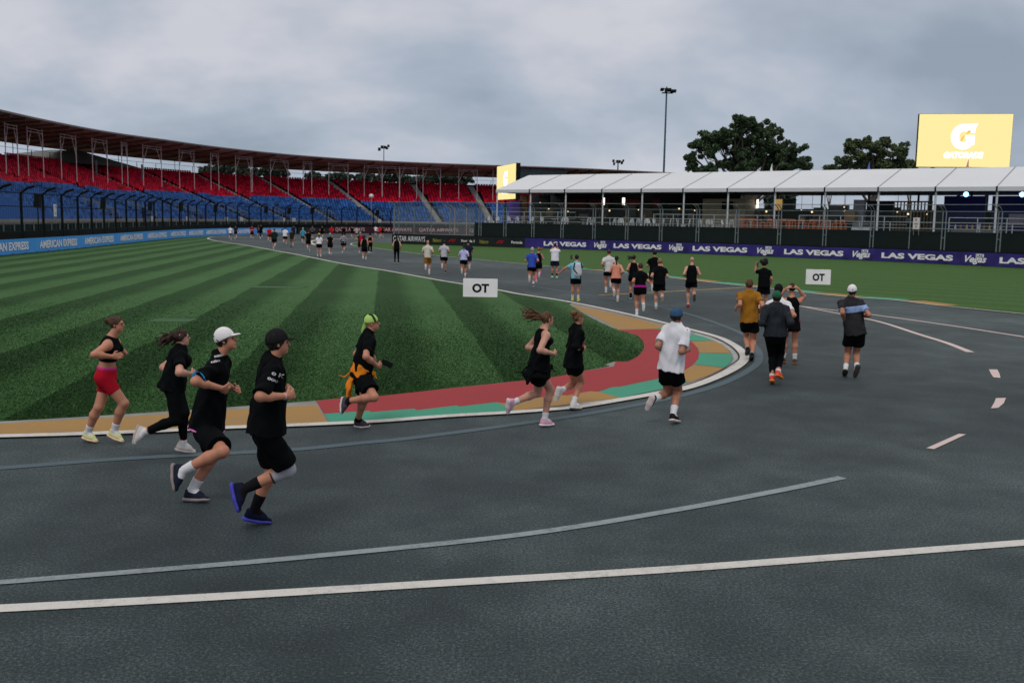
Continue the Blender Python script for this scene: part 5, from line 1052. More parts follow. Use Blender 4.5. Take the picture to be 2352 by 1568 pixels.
def tperson(label,z,ground,H,yaw,phase,sp,kind='run',h=.018,face=None,grp='runners seen in the distance',seed=0,pitch=0.):
    p=G(*zpx(z,*ground)); f=np.array([math.sin(yaw),math.cos(yaw),0]); l=np.array([-f[1],f[0],0]); g=np.random.default_rng(seed*7+3); j=lambda a=.012:g.normal(0,a)
    def P(a,b_,c): return p+H*((a)*f+(b_)*l+np.array([0,0,c]))
    fem=sp.get('fem',0); sw=.090 if fem else .102; J=dict(pv=P(0,0,.53),nk=P(.045,0,.815),hd=P(.075,0,.925),sl=P(.045,sw,.764),sr=P(.045,-sw,.764),jl=P(0,.052,.51),jr=P(0,-.052,.51))
    S,Q,sg=('r','l',-1) if phase=='R' else ('l','r',1)   # support side, swing side
    if kind=='run':
        st=sp.get('stride',1.)
        J['k'+S]=P(.075*st+j(),sg*.055,.285); J['a'+S]=P(.015*st,sg*.045,.062); J['t'+S]=P(.13+.0,sg*.055,.02)
        J['k'+Q]=P(.00+j(),-sg*.055,.285); J['a'+Q]=P(-.215*st+j(),-sg*.05,.235+j()); J['t'+Q]=P(-.235*st-.02,-sg*.05,.115)
        J['e'+S]=P(-.10+j(),sg*(sw+.055),.655); J['w'+S]=P(.03+j(),sg*(sw+.02),.60+j()); J['h'+S]=P(.11,sg*(sw-.01),.62)
        J['e'+Q]=P(.02+j(),-sg*(sw+.055),.65); J['w'+Q]=P(.14+j(),-sg*.08,.68+j()); J['h'+Q]=P(.20,-sg*.05,.72)
    else:
        for x,s2 in(('l',1),('r',-1)):
            J['k'+x]=P(.015,s2*.06,.285); J['a'+x]=P(-.01 if s2*sg>0 else .03,s2*.065,.062); J['t'+x]=P(.11,s2*.085,.02)
            J['e'+x]=P(-.01,s2*(sw+.04),.635); J['w'+x]=P(.05,s2*(sw+.03),.50); J['h'+x]=P(.08,s2*(sw+.01),.43)
        if kind=='photo':
            for x,s2 in(('l',1),('r',-1)): J['e'+x]=P(.10,s2*(sw+.035),.74); J['w'+x]=P(.15,s2*.06,.875); J['h'+x]=P(.17,s2*.03,.95)
        if kind=='head':
            for x,s2 in(('l',1),('r',-1)): J['e'+x]=P(.07,s2*(sw+.06),.83); J['w'+x]=P(.03,s2*.07,.925); J['h'+x]=P(.0,s2*.02,.955)
        if kind in('selfie','selfie_out'):
            J['el']=P(.10,sw+.05,.77); J['wl']=P(.14,sw+.035,.89); J['hl']=P(.15,sw+.03,.955)
            if kind=='selfie_out': J['el']=P(.0,sw+.13,.70); J['wl']=P(.03,sw+.25,.60); J['hl']=P(.05,sw+.33,.56); J['er']=P(.15,-.07,.80); J['wr']=P(.17,.05,.89); J['hr']=P(.17,.09,.94)
        if kind=='walk':
            J['k'+S]=P(.06,sg*.055,.285); J['a'+S]=P(.06,sg*.05,.062); J['t'+S]=P(.18,sg*.06,.02); J['k'+Q]=P(-.02,-sg*.055,.285); J['a'+Q]=P(-.13,-sg*.05,.09); J['t'+Q]=P(-.03,-sg*.05,.02)
    return person(label,J,H,yaw if face is None else face,sp,h,pitch,grp,seed)
R_=math.radians
z1_=(160,760,3.7333); z2_=(380,780,2.8); z3_=(820,760,4.75); z4_=(1230,740,4.48); z5_=(1570,740,4.48); z6_=(1800,640,4.612); z7_=(1280,580,4.523); z8_=(960,560,7.35); z9_=(740,540,10.69); z10_=(540,540,10.69)
WH=(.66,.66,.72)
pix_person('woman in red shorts and black sports bra with brown hair in a bun, leftmost runner',z1_,(230,1310),1.62,R_(88),dict(pv=(392,650),nk=(440,305),hd=(492,190),el=(455,450),wl=(540,465),hl=(605,425),er=(280,472),wr=(455,492),hr=(535,478),kl=(325,960),al=(225,1195),tl=(320,1290),kr=(560,925),ar=(470,1180),tr=(560,1290)),dict(fem=1,bulk=1.06,top='bra',tc=BLACK,bot='bike',bc=(.40,.008,.022),leg=.55,band=(.55,.04,.22),hair='bun',bunz=.055,hc=HBR,skin=S1,shoe=(.60,.62,.32),sole=(.75,.48,.32),sh=.27),seed=1)
pix_person('woman in black tee and leggings, dark hair blowing back, behind the white-capped man',z1_,(1150,1420),1.64,R_(72),dict(pv=(1020,715),nk=(1085,410),hd=(1098,312),el=(925,590),wl=(1010,640),hl=(1060,640),er=(1075,640),wr=(1185,650),hr=(1245,632),kr=(1040,1085),ar=(745,1195),tr=(625,1340),kl=(1120,1010),al=(1112,1300),tl=(1240,1385)),dict(fem=1,bulk=1.08,top='tee',tc=BLACK,bot='tights',bc=BLACK,hair='wind',hl=.22,wind=(-.7,0,-.35),hc=(.03,.012,.008),skin=SP,shoe=(.50,.47,.46),sole=(.42,.36,.32),hem=.10,sh=.12),face=R_(55),seed=2)
r3,J3,I3=pix_person('man in white cap, black jersey with pink hem and baggy black shorts',z2_,(300,1345),1.80,R_(88),dict(pv=(385,792),nk=(470,300),hd=(517,195),el=(455,470),wl=(580,542),hl=(635,535),er=(302,485),wr=(480,532),hr=(560,562),kr=(495,975),ar=(215,1110),tr=(150,1285),kl=(445,985),al=(280,1245),tl=(410,1318)),dict(top='tee',tc=BLACK,bot='shorts',bc=BLACK,leg=.80,bl=.034,loose=.036,hem=.035,sleeve=.84,hair='short',hc=HB_,cap=(.72,.70,.72),skin=S1,shoe=(.012,.016,.03),sole=(.25,.2,.2),sh=.30),pitch=R_(12),seed=3)
r4,J4,I4=pix_person('nearest runner in black cap and black kit with a grey knee sleeve',z2_,(740,1500),1.84,R_(76),dict(pv=(800,810),nk=(845,318),hd=(882,215),el=(860,520),wl=(940,540),hl=(990,510),er=(755,592),wr=(935,588),hr=(1030,560),kr=(950,1100),ar=(640,1240),tr=(600,1425),kl=(850,1095),al=(715,1385),tl=(850,1475)),dict(top='tee',tc=BLACK,bot='shorts',bc=BLACK,leg=.84,bl=.032,loose=.038,hem=.045,sleeve=.9,hood=1,hair='short',hc=HB_,cap=(.012,.012,.014),skin=S1,shoe=(.008,.010,.03),sole=(.05,.05,.42),sock=(.008,.008,.010),sh=.38),face=R_(66),seed=4)
r5,J5,I5=pix_person('man with a neon green head scarf running in black kit',z3_,(380,1480),1.74,R_(84),dict(pv=(400,820),nk=(480,335),hd=(522,225),el=(335,590),wl=(480,640),hl=(600,630),er=(450,625),wr=(590,735),hr=(660,730),kr=(548,1105),ar=(240,1150),tr=(150,1310),kl=(440,1120),al=(355,1375),tl=(505,1455)),dict(top='tee',tc=BLACK,bot='shorts',bc=BLACK,leg=.72,bl=.040,loose=.030,hem=.06,sleeve=.70,hair='bald',skin=S1,cap=(.38,.58,.16),capback=1,nobrim=1,shoe=(.045,.045,.055),sole=(.5,.42,.44),sock=(.008,.008,.010),sh=.12),pitch=R_(4),seed=5)
r6,J6,I6=pix_person('woman in long black tank top with wind-blown ponytail and pink shoes',z4_,(620,1465),1.66,R_(78),dict(pv=(525,800),nk=(580,355),hd=(622,258),el=(405,575),wl=(560,600),hl=(665,590),er=(535,608),wr=(690,645),hr=(738,640),kr=(510,1085),ar=(238,1190),tr=(165,1330),kl=(655,1050),al=(590,1375),tl=(705,1440)),dict(fem=1,bulk=1.02,top='tank',tc=BLACK,bot='shorts',bc=BLACK,leg=.50,bl=.026,loose=.030,hem=.12,hair='wind',hl=.34,wind=(-.8,0,.22),hc=(.09,.045,.02),skin=SP,shoe=(.66,.36,.48),sole=(.72,.58,.64),sh=.22),face=R_(62),seed=6)
pix_person('woman in black long sleeve and short shorts with a blonde top bun and white shoes',z4_,(930,1275),1.64,R_(74),dict(pv=(912,745),nk=(945,335),hd=(968,245),el=(870,560),wl=(960,560),hl=(1035,535),er=(925,570),wr=(1020,592),hr=(1068,580),kr=(1000,955),ar=(915,1190),tr=(1008,1262),kl=(925,985),al=(772,1055),tl=(705,1195)),dict(fem=1,bulk=.96,top='long',tc=BLACK,bot='shorts',bc=BLACK,leg=.36,bl=.02,loose=.030,hem=.07,hair='bun',bunz=.085,hc=(.14,.075,.035),skin=S1,shoe=(.62,.60,.62),sole=(.60,.56,.54),sh=.24),face=R_(60),seed=7)
pix_person('man in white tee, blue cap and black shorts on the coloured kerb bend',z5_,(500,1440),1.72,R_(48),dict(pv=(480,800),nk=(540,325),hd=(548,228),el=(335,560),wl=(400,610),hl=(450,600),er=(600,622),wr=(670,605),hr=(715,575),kl=(450,1075),al=(290,1155),tl=(180,1320),kr=(560,1060),ar=(505,1325),tr=(582,1412)),dict(bulk=1.06,top='tee',tc=WH,bot='shorts',bc=BLACK,leg=.52,bl=.028,loose=.036,hem=.045,sleeve=.72,hair='short',hc=HB_,cap=(.035,.085,.17),capback=1,nobrim=1,skin=S2,shoe=(.012,.012,.014),sole=(.60,.50,.50),sh=.34),face=R_(50),seed=8)
pix_person('man in mustard tee and black shorts just past the kerb apex',z6_,(360,1210),1.74,R_(8),dict(pv=(342,740),nk=(335,405),hd=(338,328),el=(232,560),wl=(185,600),hl=(165,625),er=(492,570),wr=(465,630),hr=(440,650),kl=(305,930),al=(318,1062),tl=(305,1150),kr=(385,975),ar=(368,1125),tr=(362,1205)),dict(bulk=1.04,top='tee',tc=(.30,.135,.018),bot='shorts',bc=BLACK,leg=.48,bl=.03,loose=.028,hem=.035,hair='short',hc=(.09,.04,.02),skin=S1,shoe=(.008,.009,.011),sole=(.02,.02,.02),sock=(.3,.3,.3),sh=.06),face=R_(12),h=.0105,seed=9)
pix_person('man in dark grey hoodie, green cap and black leggings with coral red shoes',z6_,(610,1465),1.76,R_(4),dict(pv=(640,905),nk=(645,560),hd=(655,480),el=(480,770),wl=(530,790),hl=(570,780),er=(815,765),wr=(780,790),hr=(740,780),kl=(600,1140),al=(600,1385),tl=(608,1465),kr=(700,1120),ar=(670,1330),tr=(725,1420)),dict(bulk=1.10,top='long',tc=(.022,.026,.032),bot='tights',bc=BLACK,loose=.034,hem=.03,hood=1,hair='short',hc=HB_,cap=(.02,.10,.06),capback=1,nobrim=1,skin=S2,shoe=(.72,.07,.05),sole=(.75,.25,.05),sh=.10),face=R_(6),h=.0105,seed=10)
pix_person('man in white cap and charcoal polo with a pale blue chest band, rightmost runner',z6_,(1450,1410),1.76,R_(10),dict(pv=(1555,880),nk=(1515,490),hd=(1525,405),el=(1415,655),wl=(1430,735),hl=(1455,740),er=(1720,680),wr=(1690,690),hr=(1660,690),kl=(1470,1120),al=(1450,1285),tl=(1432,1390),kr=(1570,1120),ar=(1578,1275),tr=(1545,1430)),dict(top='tee',tc=(.028,.028,.032),stripe=(.60,.79,(.25,.36,.62)),bot='shorts',bc=BLACK,leg=.52,bl=.035,loose=.038,hem=.04,hair='short',hc=HB_,cap=(.74,.72,.74),skin=S2,shoe=(.55,.60,.60),sole=(.05,.035,.035),sh=.20),face=R_(40),h=.0105,seed=13)
def tp(*a,**k): return tperson(*a,**k)
MG='runners in the middle distance'
tp('man in white tee and black cap half hidden behind the hooded man',z6_,(640,1325),1.74,R_(6),'R',dict(tc=WH,leg=.5,cap=(.01,.01,.012),capback=1,nobrim=1,shoe=(.02,.02,.02),sole=(.3,.15,.08),skin=S1),grp=MG,seed=11,h=.014)
tp('woman in black dress with both hands raised to her head, behind the hooded man',z6_,(795,1240),1.70,R_(8),'R',dict(fem=1,top='tank',hem=.2,bc=(.16,.02,.015),bot='bike',leg=.5,hair='bun',skin=S1,shoe=(.12,.06,.035),sole=(.2,.1,.05)),kind='head',grp=MG,seed=12,h=.014)
tp('person with round curly black hair in black clothes raising a phone',z6_,(492,638),1.72,R_(0),'L',dict(tc=BLACK,loose=.04,hem=.12,leg=.75,bl=.05,hair='afro',skin=S2,sh=.3),kind='selfie',grp=MG,seed=14,h=.015)
L7=[
('blonde woman in black tank top and pink socks behind the man in the blue tee',(292,565),1.66,R_(5),'L',dict(fem=1,top='tank',hair='wind',hl=.3,wind=(.8,0,.1),hc=HBL,sock=(.75,.18,.42),sh=.6,shoe=(.6,.4,.2)),'run'),
('grey-haired man in royal blue tee and black shorts',(220,615),1.74,R_(2),'R',dict(tc=(.035,.075,.40),hair='short',hc=(.35,.35,.33),leg=.5,shoe=(.03,.04,.06)),'run'),
('man in white tee and navy shorts raising a phone with both hands, bright green shoes',(480,520),1.78,R_(3),'R',dict(bulk=1.1,tc=WH,bc=(.01,.014,.03),leg=.7,bl=.04,shoe=(.25,.75,.35),sock=BLACK),'photo'),
('man in sky blue tee with a small white backpack, one arm stretched out sideways',(715,780),1.70,R_(12),'R',dict(tc=(.19,.46,.60),leg=.62,shoe=(.55,.62,.05),sole=(.7,.7,.3)),'selfie_out'),
('man in off-white tee and black shorts beside the woman in the peach tank',(1085,685),1.78,R_(4),'L',dict(tc=(.55,.54,.54),leg=.5,hair='short',hc=HBR,shoe=(.5,.52,.55)),'run'),
('woman in peach tank top with a long black ponytail',(1170,785),1.68,R_(2),'R',dict(fem=1,top='tank',tc=(.62,.24,.17),hem=.06,leg=.45,hair='braid',skin=SP,shoe=(.5,.42,.40)),'run'),
('woman in black racerback with dark hair blowing to the left',(1365,755),1.68,R_(6),'L',dict(fem=1,top='tank',hem=.12,leg=.45,hair='wind',hl=.3,wind=(-.8,0,-.1),skin=S1,sock=BLACK),'run'),
('woman in black tee fading to magenta at the hem with white shoes',(1440,950),1.66,R_(2),'L',dict(fem=1,bulk=1.06,tc=BLACK,hem=.02,stripe=(-.02,.16,(.30,.012,.20)),leg=.42,hair='short',hc=HBR,skin=S1,shoe=(.65,.65,.68)),'run'),
('tall dark-haired man in all black beside the fair-haired man',(1600,730),1.84,R_(4),'R',dict(tc=BLACK,leg=.62,bl=.035,skin=S2,sh=.1),'run'),
('fair-haired man in loose black tee and black shorts, small emblem on the shorts',(1655,875),1.72,R_(4),'L',dict(bulk=1.05,tc=BLACK,loose=.036,leg=.6,bl=.035,hair='short',hc=HBL,skin=SP,shoe=(.35,.35,.33),sole=(.3,.25,.18)),'run'),
('bald man in black tank top and red shoes with an armband',(2018,850),1.76,R_(6),'L',dict(top='tank',hem=.10,leg=.5,hair='bald',skin=SP,shoe=(.50,.02,.035),sole=(.04,.04,.04),sh=.06),'run'),
]
for i,(lb,gr,H_,yw,ph,sp_d,kd) in enumerate(L7): tp(lb,z7_,gr,H_,yw,ph,sp_d,kind=kd,grp=MG,seed=30+i,h=.0155)
L8=[
('person in all black standing with a camera on the back near the white barrier lettering',(232,720),1.76,R_(-5),'R',dict(top='tank',hem=.06,bot='tights',hair='long',skin=SP,sock=BLACK),'stand'),
('bald man in cream tee and mustard shorts',(800,925),1.80,R_(-4),'R',dict(tc=(.52,.50,.44),bc=(.26,.12,.015),leg=.75,bl=.03,hair='bald',skin=SP,shoe=(.55,.54,.45),sh=.4),'run'),
('man in pale grey tee and black shorts with black shoes',(1100,895),1.76,R_(-3),'R',dict(tc=(.42,.42,.48),leg=.55,hair='short',skin=S2,sock=None),'run'),
('woman in lilac tee with a black belt bag strap across her back',(1462,985),1.66,R_(-2),'R',dict(fem=1,tc=(.40,.43,.72),hem=.02,leg=.42,hair='braid',skin=S1,shoe=(.25,.25,.27)),'run'),
('man in navy tee just ahead of the woman in lilac',(1540,905),1.80,R_(-2),'L',dict(tc=(.010,.018,.035),bc=(.012,.02,.05),leg=.6,skin=S2,sock=None),'run'),
]
for i,(lb,gr,H_,yw,ph,sp_d,kd) in enumerate(L8): tp(lb,z8_,gr,H_,yw,ph,sp_d,kind=kd,seed=50+i,h=.019)
GB=(.06,.065,.075)
L9=[
('woman in white cropped top and yellow cap with black shorts, hands on hips',z9_,(620,1090),1.70,'R',dict(fem=1,bulk=1.15,tc=WH,hem=0,leg=.5,cap=(.62,.42,.08),capback=1,nobrim=1,hair='long',skin=SP,shoe=(.5,.5,.52)),'stand'),
('person with turquoise headscarf in a black outfit',z9_,(915,1040),1.66,'R',dict(fem=1,bot='skirt',hem=.2,leg=.7,hair='short',cap=(.10,.50,.60),capback=1,nobrim=1,skin=SP,shoe=(.5,.5,.52)),'walk'),
('runner in grey tee with a black jacket round the waist',z9_,(1270,1010),1.70,'L',dict(fem=1,tc=(.20,.22,.26),bot='skirt',leg=.5,bulk=1.08,skin=S1,shoe=(.1,.2,.2)),'run'),
('man in black tee carrying a small red backpack',z9_,(1725,1020),1.76,'L',dict(tc=BLACK,leg=.75,bl=.04,hair='short',hc=(.3,.3,.3),skin=S1),'run'),
('person in long black tank and long black shorts with white shoes',z9_,(1830,1170),1.72,'R',dict(top='tank',hem=.2,leg=.8,bl=.04,hair='long',skin=S1,shoe=(.5,.5,.52)),'walk'),
('woman in black sports top and leggings with a black cap',z9_,(1978,1035),1.68,'R',dict(fem=1,top='bra',bot='tights',band=(.35,.05,.08),cap=BLACK,capback=1,nobrim=1,hair='short',skin=S1),'walk'),
('runner in teal shirt and navy shorts with pale hair',z9_,(190,765),1.76,'R',dict(tc=(.04,.27,.38),bc=(.012,.03,.10),leg=.6,hair='short',hc=(.45,.42,.38),skin=SP),'run'),
('tall runner in black behind the runner in teal',z9_,(335,960),1.82,'R',dict(tc=BLACK,leg=.65,bl=.035,skin=S1,shoe=(.3,.3,.32)),'run'),
('dark runner with a red sleeve at the far bend',z9_,(440,612),1.76,'R',dict(tc=GB,leg=.6,skin=S1),'run'),
('runner in black at the start of the maroon banner',z9_,(700,622),1.78,'L',dict(tc=BLACK,leg=.5,skin=S1),'run'),
('runner in bright red tee in front of the maroon banner',z9_,(945,610),1.76,'R',dict(tc=(.42,.01,.02),bc=(.35,.01,.02),leg=.5,skin=S1),'run'),
('big dark-clothed runner in front of the maroon lettering',z9_,(1275,660),1.82,'L',dict(bulk=1.15,tc=BLACK,skin=S2),'run'),
('slim runner in black running left of the grey shirt at the far bend',z9_,(1500,612),1.74,'R',dict(tc=BLACK,skin=SP,leg=.4),'run'),
('runner in light grey tee at the far bend',z9_,(1625,640),1.74,'L',dict(tc=(.35,.36,.38),skin=SP,leg=.4),'run'),
('runner in white tee with black shorts at the far maroon banner',z9_,(2130,550),1.72,'R',dict(tc=WH,skin=SP),'run'),
('runner in red top with pale legs at the far maroon banner',z9_,(2240,590),1.76,'L',dict(tc=(.48,.012,.02),skin=SP,leg=.4),'run'),
('runner in black top with bare legs right of the red one at the far bend',z9_,(2312,590),1.74,'R',dict(tc=BLACK,skin=SP,leg=.35),'run'),
('runner in white tee and black shorts, leftmost at the far tip of the infield',z10_,(385,660),1.70,'R',dict(fem=1,tc=WH,leg=.4,skin=SP),'run'),
('runner in navy beside the white tee at the far tip of the infield',z10_,(530,632),1.74,'L',dict(tc=(.012,.018,.035),leg=.5,skin=S1),'run'),
('runner in red jersey with a white band in front of the blue banner',z10_,(965,630),1.78,'R',dict(tc=(.25,.01,.03),stripe=(.3,.45,(.6,.5,.5)),leg=.7,skin=S1),'run'),
('runner in dark blue in front of the blue banner, left of the tall one',z10_,(1140,590),1.74,'R',dict(tc=(.02,.03,.06),skin=S2),'run'),
('tall runner in black with bright white shoes before the blue banner',z10_,(1208,612),1.88,'L',dict(tc=BLACK,bot='tights',shoe=(.7,.7,.72),skin=S2),'run'),
('runner in red tee and black shorts before the blue banner',z10_,(1430,702),1.70,'R',dict(tc=(.40,.01,.015),skin=S1,leg=.55),'run'),
('big runner in loose black jacket beside the infield line',z10_,(1560,890),1.80,'L',dict(top='long',bulk=1.08,tc=(.010,.018,.018),loose=.05,hem=.12,leg=.7,bl=.05,skin=S1,shoe=(.35,.33,.25)),'run'),
('runner in loose white tee and black shorts before the blue banner',z10_,(1850,780),1.80,'R',dict(bulk=1.1,tc=WH,loose=.045,leg=.65,bl=.045,skin=SP),'run'),
('runner in black with a grey jacket round the waist beside the white tee',z10_,(2030,862),1.74,'L',dict(tc=(.02,.016,.014),bc=(.22,.22,.23),leg=.4,bot='shorts',skin=S3,sock=BLACK,hair='short'),'run'),
('dark runner half hidden behind the one with the grey jacket',z10_,(2075,640),1.84,'R',dict(tc=(.012,.015,.025),skin=S2),'run'),
]
for i,(lb,zz0,gr,H_,ph,sp_d,kd) in enumerate(L9): tp(lb,zz0,gr,H_,R_(-12 if zz0 is z10_ else -8)+rng.uniform(-.15,.15),ph,sp_d,kind=kd,seed=70+i,h=.026)
for k,(u,lb) in enumerate([(2066,'person in light blue crouching behind the purple banner, left of the gate'),(2151,'person in pale blue top and black hair standing behind the purple banner')]):
    t=CRt.s_u(u,.9,1.2); p=CRt.pos(t,.9); q=proj(p); tperson(lb,(0,0,1),(q[0]/.91875,q[1]/.91875),1.35 if k==0 else 1.62,R_(170),'R',dict(tc=(.22,.42,.55),skin=S3),kind='stand',h=.026,grp='people behind the barrier',seed=90+k)
# ------------------------------------------------------------ held and worn things, prints
def phone(p,d,u_,label):
    r=empty('phone',tuple(p),0,label,'phone'); d=nrm(d);u_=nrm(u_); n_=np.cross(d,u_); mb=MB(); mb.box(p,d*.038,n_*.005,u_*.078); mb.build('case',BLKM,r); mb=MB(); mb.box(p+n_*.006,d*.034,n_*.001,u_*.072); mb.build('display',mat('phone_glass',(.05,.06,.08),.1,spec=.6),r)
phone(J5['hr']+np.array([.05,-.01,.03]),(.45,0,1),(1,0,-.45),'black phone in the hand of the man with the orange jacket')
def sphp(z,x,y,Y): return at(*zpx(z,x,y),Y)
phone(sphp(z7_,480,98,51.0),(1,0,0),(0,0,1),'phone raised above the head of the man in white tee and navy shorts')
phone(sphp(z7_,672,285,36.3),(1,0,0),(0,0,1),'phone raised beside the head of the man with the white backpack')
phone(sphp(z6_,430,100,34.0),(1,0,0),(0,0,1),'phone held up by the person with round curly hair')
# backpack of the selfie man
def pack(z,x,y,Y,sc,label,c1,c2):
    p=sphp(z,x,y,Y); r=empty('backpack',tuple(p),0,label,'backpack'); A=Fd(p-.35,p+.35,.02); A.cone(p+[0,0,.10*sc],p-[0,0,.12*sc],.10*sc,.13*sc,.02,(np.array([0,1.,0]),.55)); me=A.mesh('bag'); v=np.empty(len(me.vertices)*3); me.vertices.foreach_get('co',v); v=(v.reshape(-1,3)-p).ravel(); me.vertices.foreach_set('co',v); me.materials.append(cloth(c1)); link('bag',me,r)
    mb=MB(); mb.tube([p+[-.1*sc,.02,.2*sc],p+[-.14*sc,-.06,0],p+[-.02*sc,-.08,-.14*sc]],.02*sc,6); mb.tube([p+[.1*sc,.02,.2*sc],p+[.14*sc,.06,.02]],.02*sc,6); mb.build('strap',cloth(c2),r)
pack(z7_,745,420,35.95,1.15,'small white hydration backpack with black straps on the man in sky blue',(.55,.55,.60),BLACK)
pack(z9_,1735,600,77.6,1.2,'small bright red backpack on the far man in black tee',(.45,.01,.03),BLACK)
# orange jacket tied round the waist
def field_part(name,F_,m,par):
    me=F_.mesh(name); off=np.array(par.location); v=np.empty(len(me.vertices)*3); me.vertices.foreach_get('co',v); v=(v.reshape(-1,3)-off).ravel(); me.vertices.foreach_set('co',v); me.update(); me.materials.append(m); return link(name,me,par)
def jacket(J,I,root_label,col,off2,drop,name='tied_jacket'):
    pv=J['pv'];t=I['t'];bf=I['bf'];lat=I['lat'];B=I['B']; p0=pv+t*.06; r=empty(name,tuple(p0),0,root_label,'jacket'); g=np.random.default_rng(4)
    A=Fd(pv-.6,pv+.6,.0095); a=pv+t*.17-bf*.03; b_=pv-t*.02+bf*.02
    A.cone(pv+t*.15-bf*.0,pv-t*.03,I['rwa']+.040,I['rp']+.052,.03,(I['fl'][0],.80),ca=True,cb=True)
    mm=t*1.0+bf*.45; A.d=np.maximum(A.d,A.dot(mm)-np.float32((pv+t*.12)@mm)); A.d=np.maximum(A.d,-A.dot(mm)+np.float32((pv-t*.055)@mm))
    for k,(s0,dx) in enumerate(((-.09,.0),(-.02,.03),(.07,.05))):
        q0=pv-bf*(I['rp']*.62)+lat*s0-t*.02; q1=q0-bf*(.035+dx*.6)-t*drop*.55; q2=q1-bf*.02-t*drop*.45+bf*.04*k; A.cone(q0,q1,.055,.055,.03,(nrm(bf+lat*.2),.5)); A.cone(q1,q2,.055,.030,.03,(nrm(bf+lat*.2),.5))
    k0=pv+t*.03+bf*(I['rp']*.72+.045)-lat*.05; A.ell(k0,(bf,lat,t),(.035,.03,.03),.02); A.cone(k0,k0+bf*.05-t*.05-lat*.03,.022,.016,.01)
    A.fold(g,.010,.09); field_part('cloth',A,cloth(col),r)
    A=Fd(pv-.7,pv+.6,.01); q0=pv-bf*(I['rp']*.8)+lat*.05+t*.02; A.cone(q0,q0-bf*.10-t*.12,.014,.010,.01); A.cone(q0-bf*.10-t*.12,q0-bf*.19-t*.10,.010,.006,.01); field_part('sleeve_end',A,cloth(col),r); return r
jacket(J5,I5,'orange jacket tied around the waist of the man with the green head scarf',(.72,.22,.02),0,.34)
jacket(J6,I6,'black jacket knotted round the hips of the woman with the wind-blown ponytail',BLACK,0,.20)
# neon scarf pattern, knee sleeve, trims
def band_on(par,name,a,b_,ra,rb,m,flat=None,h=.009):
    A=Fd(np.minimum(a,b_)-.2,np.maximum(a,b_)+.2,h); A.cone(a,b_,ra,rb,.0,flat,ca=True,cb=True); return field_part(name,A,m,par)
B4=I4['B']; kn,hp,an=J4['kr'],J4['jr'],J4['ar']; A=Fd(kn-.3,kn+.3,.009); A.cone(kn+(hp-kn)*.30,kn,.072*B4,.068*B4,.03,ca=True); A.cone(kn,kn+(an-kn)*.36,.068*B4,.064*B4,.03,cb=True); ks=field_part('knee_sleeve',A,cloth((.36,.36,.40)),r4)
for f_ in (.34,): band_on(r4,'knee_sleeve_trim',kn+(an-kn)*.33,kn+(an-kn)*.38,.067*B4,.067*B4,cloth((.04,.04,.05)))
wr,el=J4['wr'],J4['er']; band_on(r4,'wristband',wr+(el-wr)*.02,wr+(el-wr)*.07,.034,.034,cloth((.6,.45,.42)))
t=I3['t']; pv=J3['pv']; Lt=I3['Lt']; band_on(r3,'pink_hem',pv-t*.042,pv-t*.026,I3['rp']+.064,I3['rp']+.063,cloth((.62,.16,.42)),(I3['fl'][0],.82))
sh,el=J3['sr'],J3['er']; band_on(r3,'blue_cuff',sh*.195+el*.805,sh*.165+el*.835,.056*I3['B']+.021,.056*I3['B']+.022,cloth((.03,.30,.62)))
g5=np.random.default_rng(5); hd5=J5['hd']
A=Fd(hd5-.25,hd5+.25,.007); A.ell(hd5+I5['hu']*.032-I5['hf']*.012,(I5['hf'],I5['lh'],I5['hu']),(.1115,.0955,.1115),0); mmv=I5['hu']-I5['hf']*.05; A.d=np.maximum(A.d,-A.dot(mmv)+np.float32(hd5@mmv+.014)); nz=sum(np.sin(A.dot(g5.normal(0,1,3)*42)+g5.uniform(0,6)) for _ in range(4)).astype(np.float32); A.d=np.maximum(A.d,(nz+.9)*.01); field_part('scarf_pattern',A,cloth((.025,.05,.03)),r5)
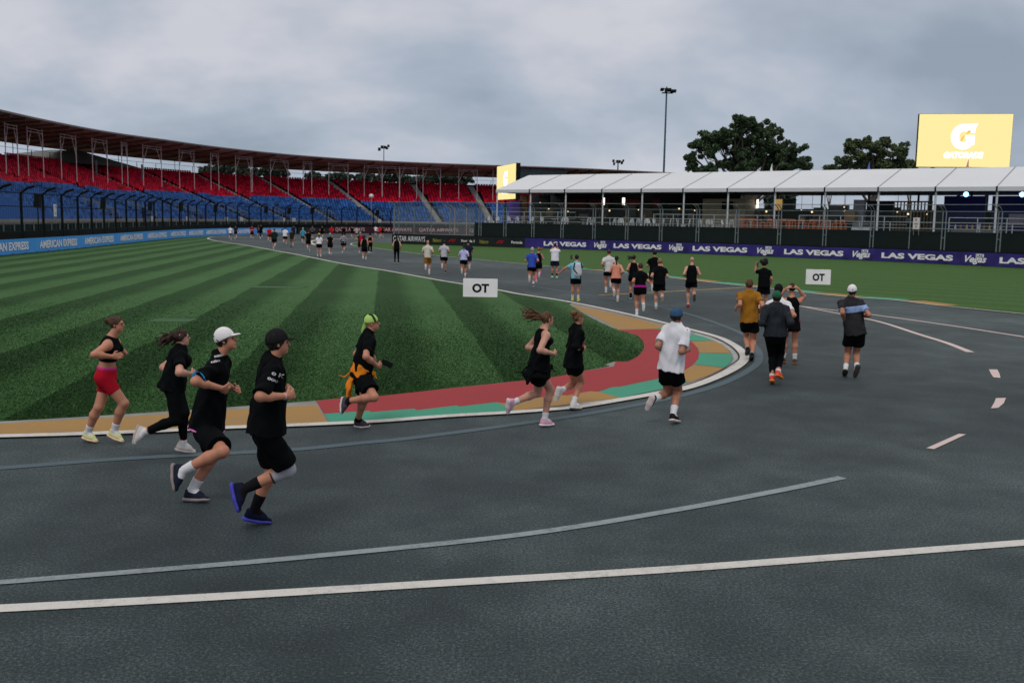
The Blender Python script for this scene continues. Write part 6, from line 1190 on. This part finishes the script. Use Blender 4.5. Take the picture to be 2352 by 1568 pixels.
A=Fd(hd5-.4,hd5+.3,.009); b0=hd5-I5['hf']*.09-I5['hu']*.01; A.cone(b0,b0-I5['hf']*.03-I5['hu']*.07,.028,.030,.01,(I5['lh'],.6)); A.cone(b0-I5['hf']*.01,b0-I5['hf']*.05-I5['hu']*.11,.02,.018,.01); field_part('scarf_tail',A,cloth((.30,.50,.14)),r5)
for (root_,top,z,x,y,rot,items) in [(r4,'shirt',z2_,707,378,0,[('WILLIAMS',0,.0,.165,.040),('RACING',0,-.055,.115,.040)]),(r4,'shirt',z2_,820,430,-20,[('o K',.02,0,.12,.04),('ooo',.0,-.055,.10,.025)]),(r3,'shirt',z2_,405,325,12,[('INSERT',.05,.0,.10,.022),('oiio',.0,-.05,.10,.025)]),(r5,'shirt',z3_,505,420,-12,[('PARTNER',0,.0,.15,.018),('eco',.02,-.045,.10,.035),('PARTNER',-.02,-.09,.13,.028)]),(r5,'shirt',z3_,388,375,-8,[('1',0,0,.03,.085)])]:
    col_=(.60,.42,.05) if root_ is r5 else (.55,.55,.58); tgt=[c for c in root_.children if c.name.startswith(top)][0]; offv=np.array(root_.location); me=tgt.data; bvh=BVHTree.FromPolygons([v.co[:] for v in me.vertices],[tuple(p.vertices) for p in me.polygons])
    Y=J4['pv'][1] if root_ is r4 else (J3['pv'][1] if root_ is r3 else J5['pv'][1]); o_=sphp(z,x,y,Y); ca,sa=math.cos(R_(rot)),math.sin(R_(rot)); ux=np.array([ca,0,sa]);uy=np.array([-sa,0,ca])
    for (tx,dx,dy,wd,ht) in items:
        v,f=tmesh(tx,bold=.03); mx=v.max(0); P_=[]
        bmt=bmesh.new(); vs=[bmt.verts.new(Vector((q_[0]/mx[0]*wd+dx,q_[1]/mx[1]*ht+dy,0))) for q_ in v]
        for fa in f:
            try: bmt.faces.new([vs[i] for i in fa])
            except ValueError: pass
        ok=True
        for vv in bmt.verts:
            w0=o_+ux*vv.co.x+uy*vv.co.y; dr=nrm(w0-CO); st=Vector(w0-offv-dr*1.0); hit=bvh.ray_cast(st,Vector(dr),3.0)
            if hit[0] is None: ok=False; break
            vv.co=hit[0]-Vector(dr)*.006
        if ok: me2=bpy.data.meshes.new('print'); bmt.to_mesh(me2); me2.materials.append(cloth(col_)); link('print',me2,root_)
        bmt.free()
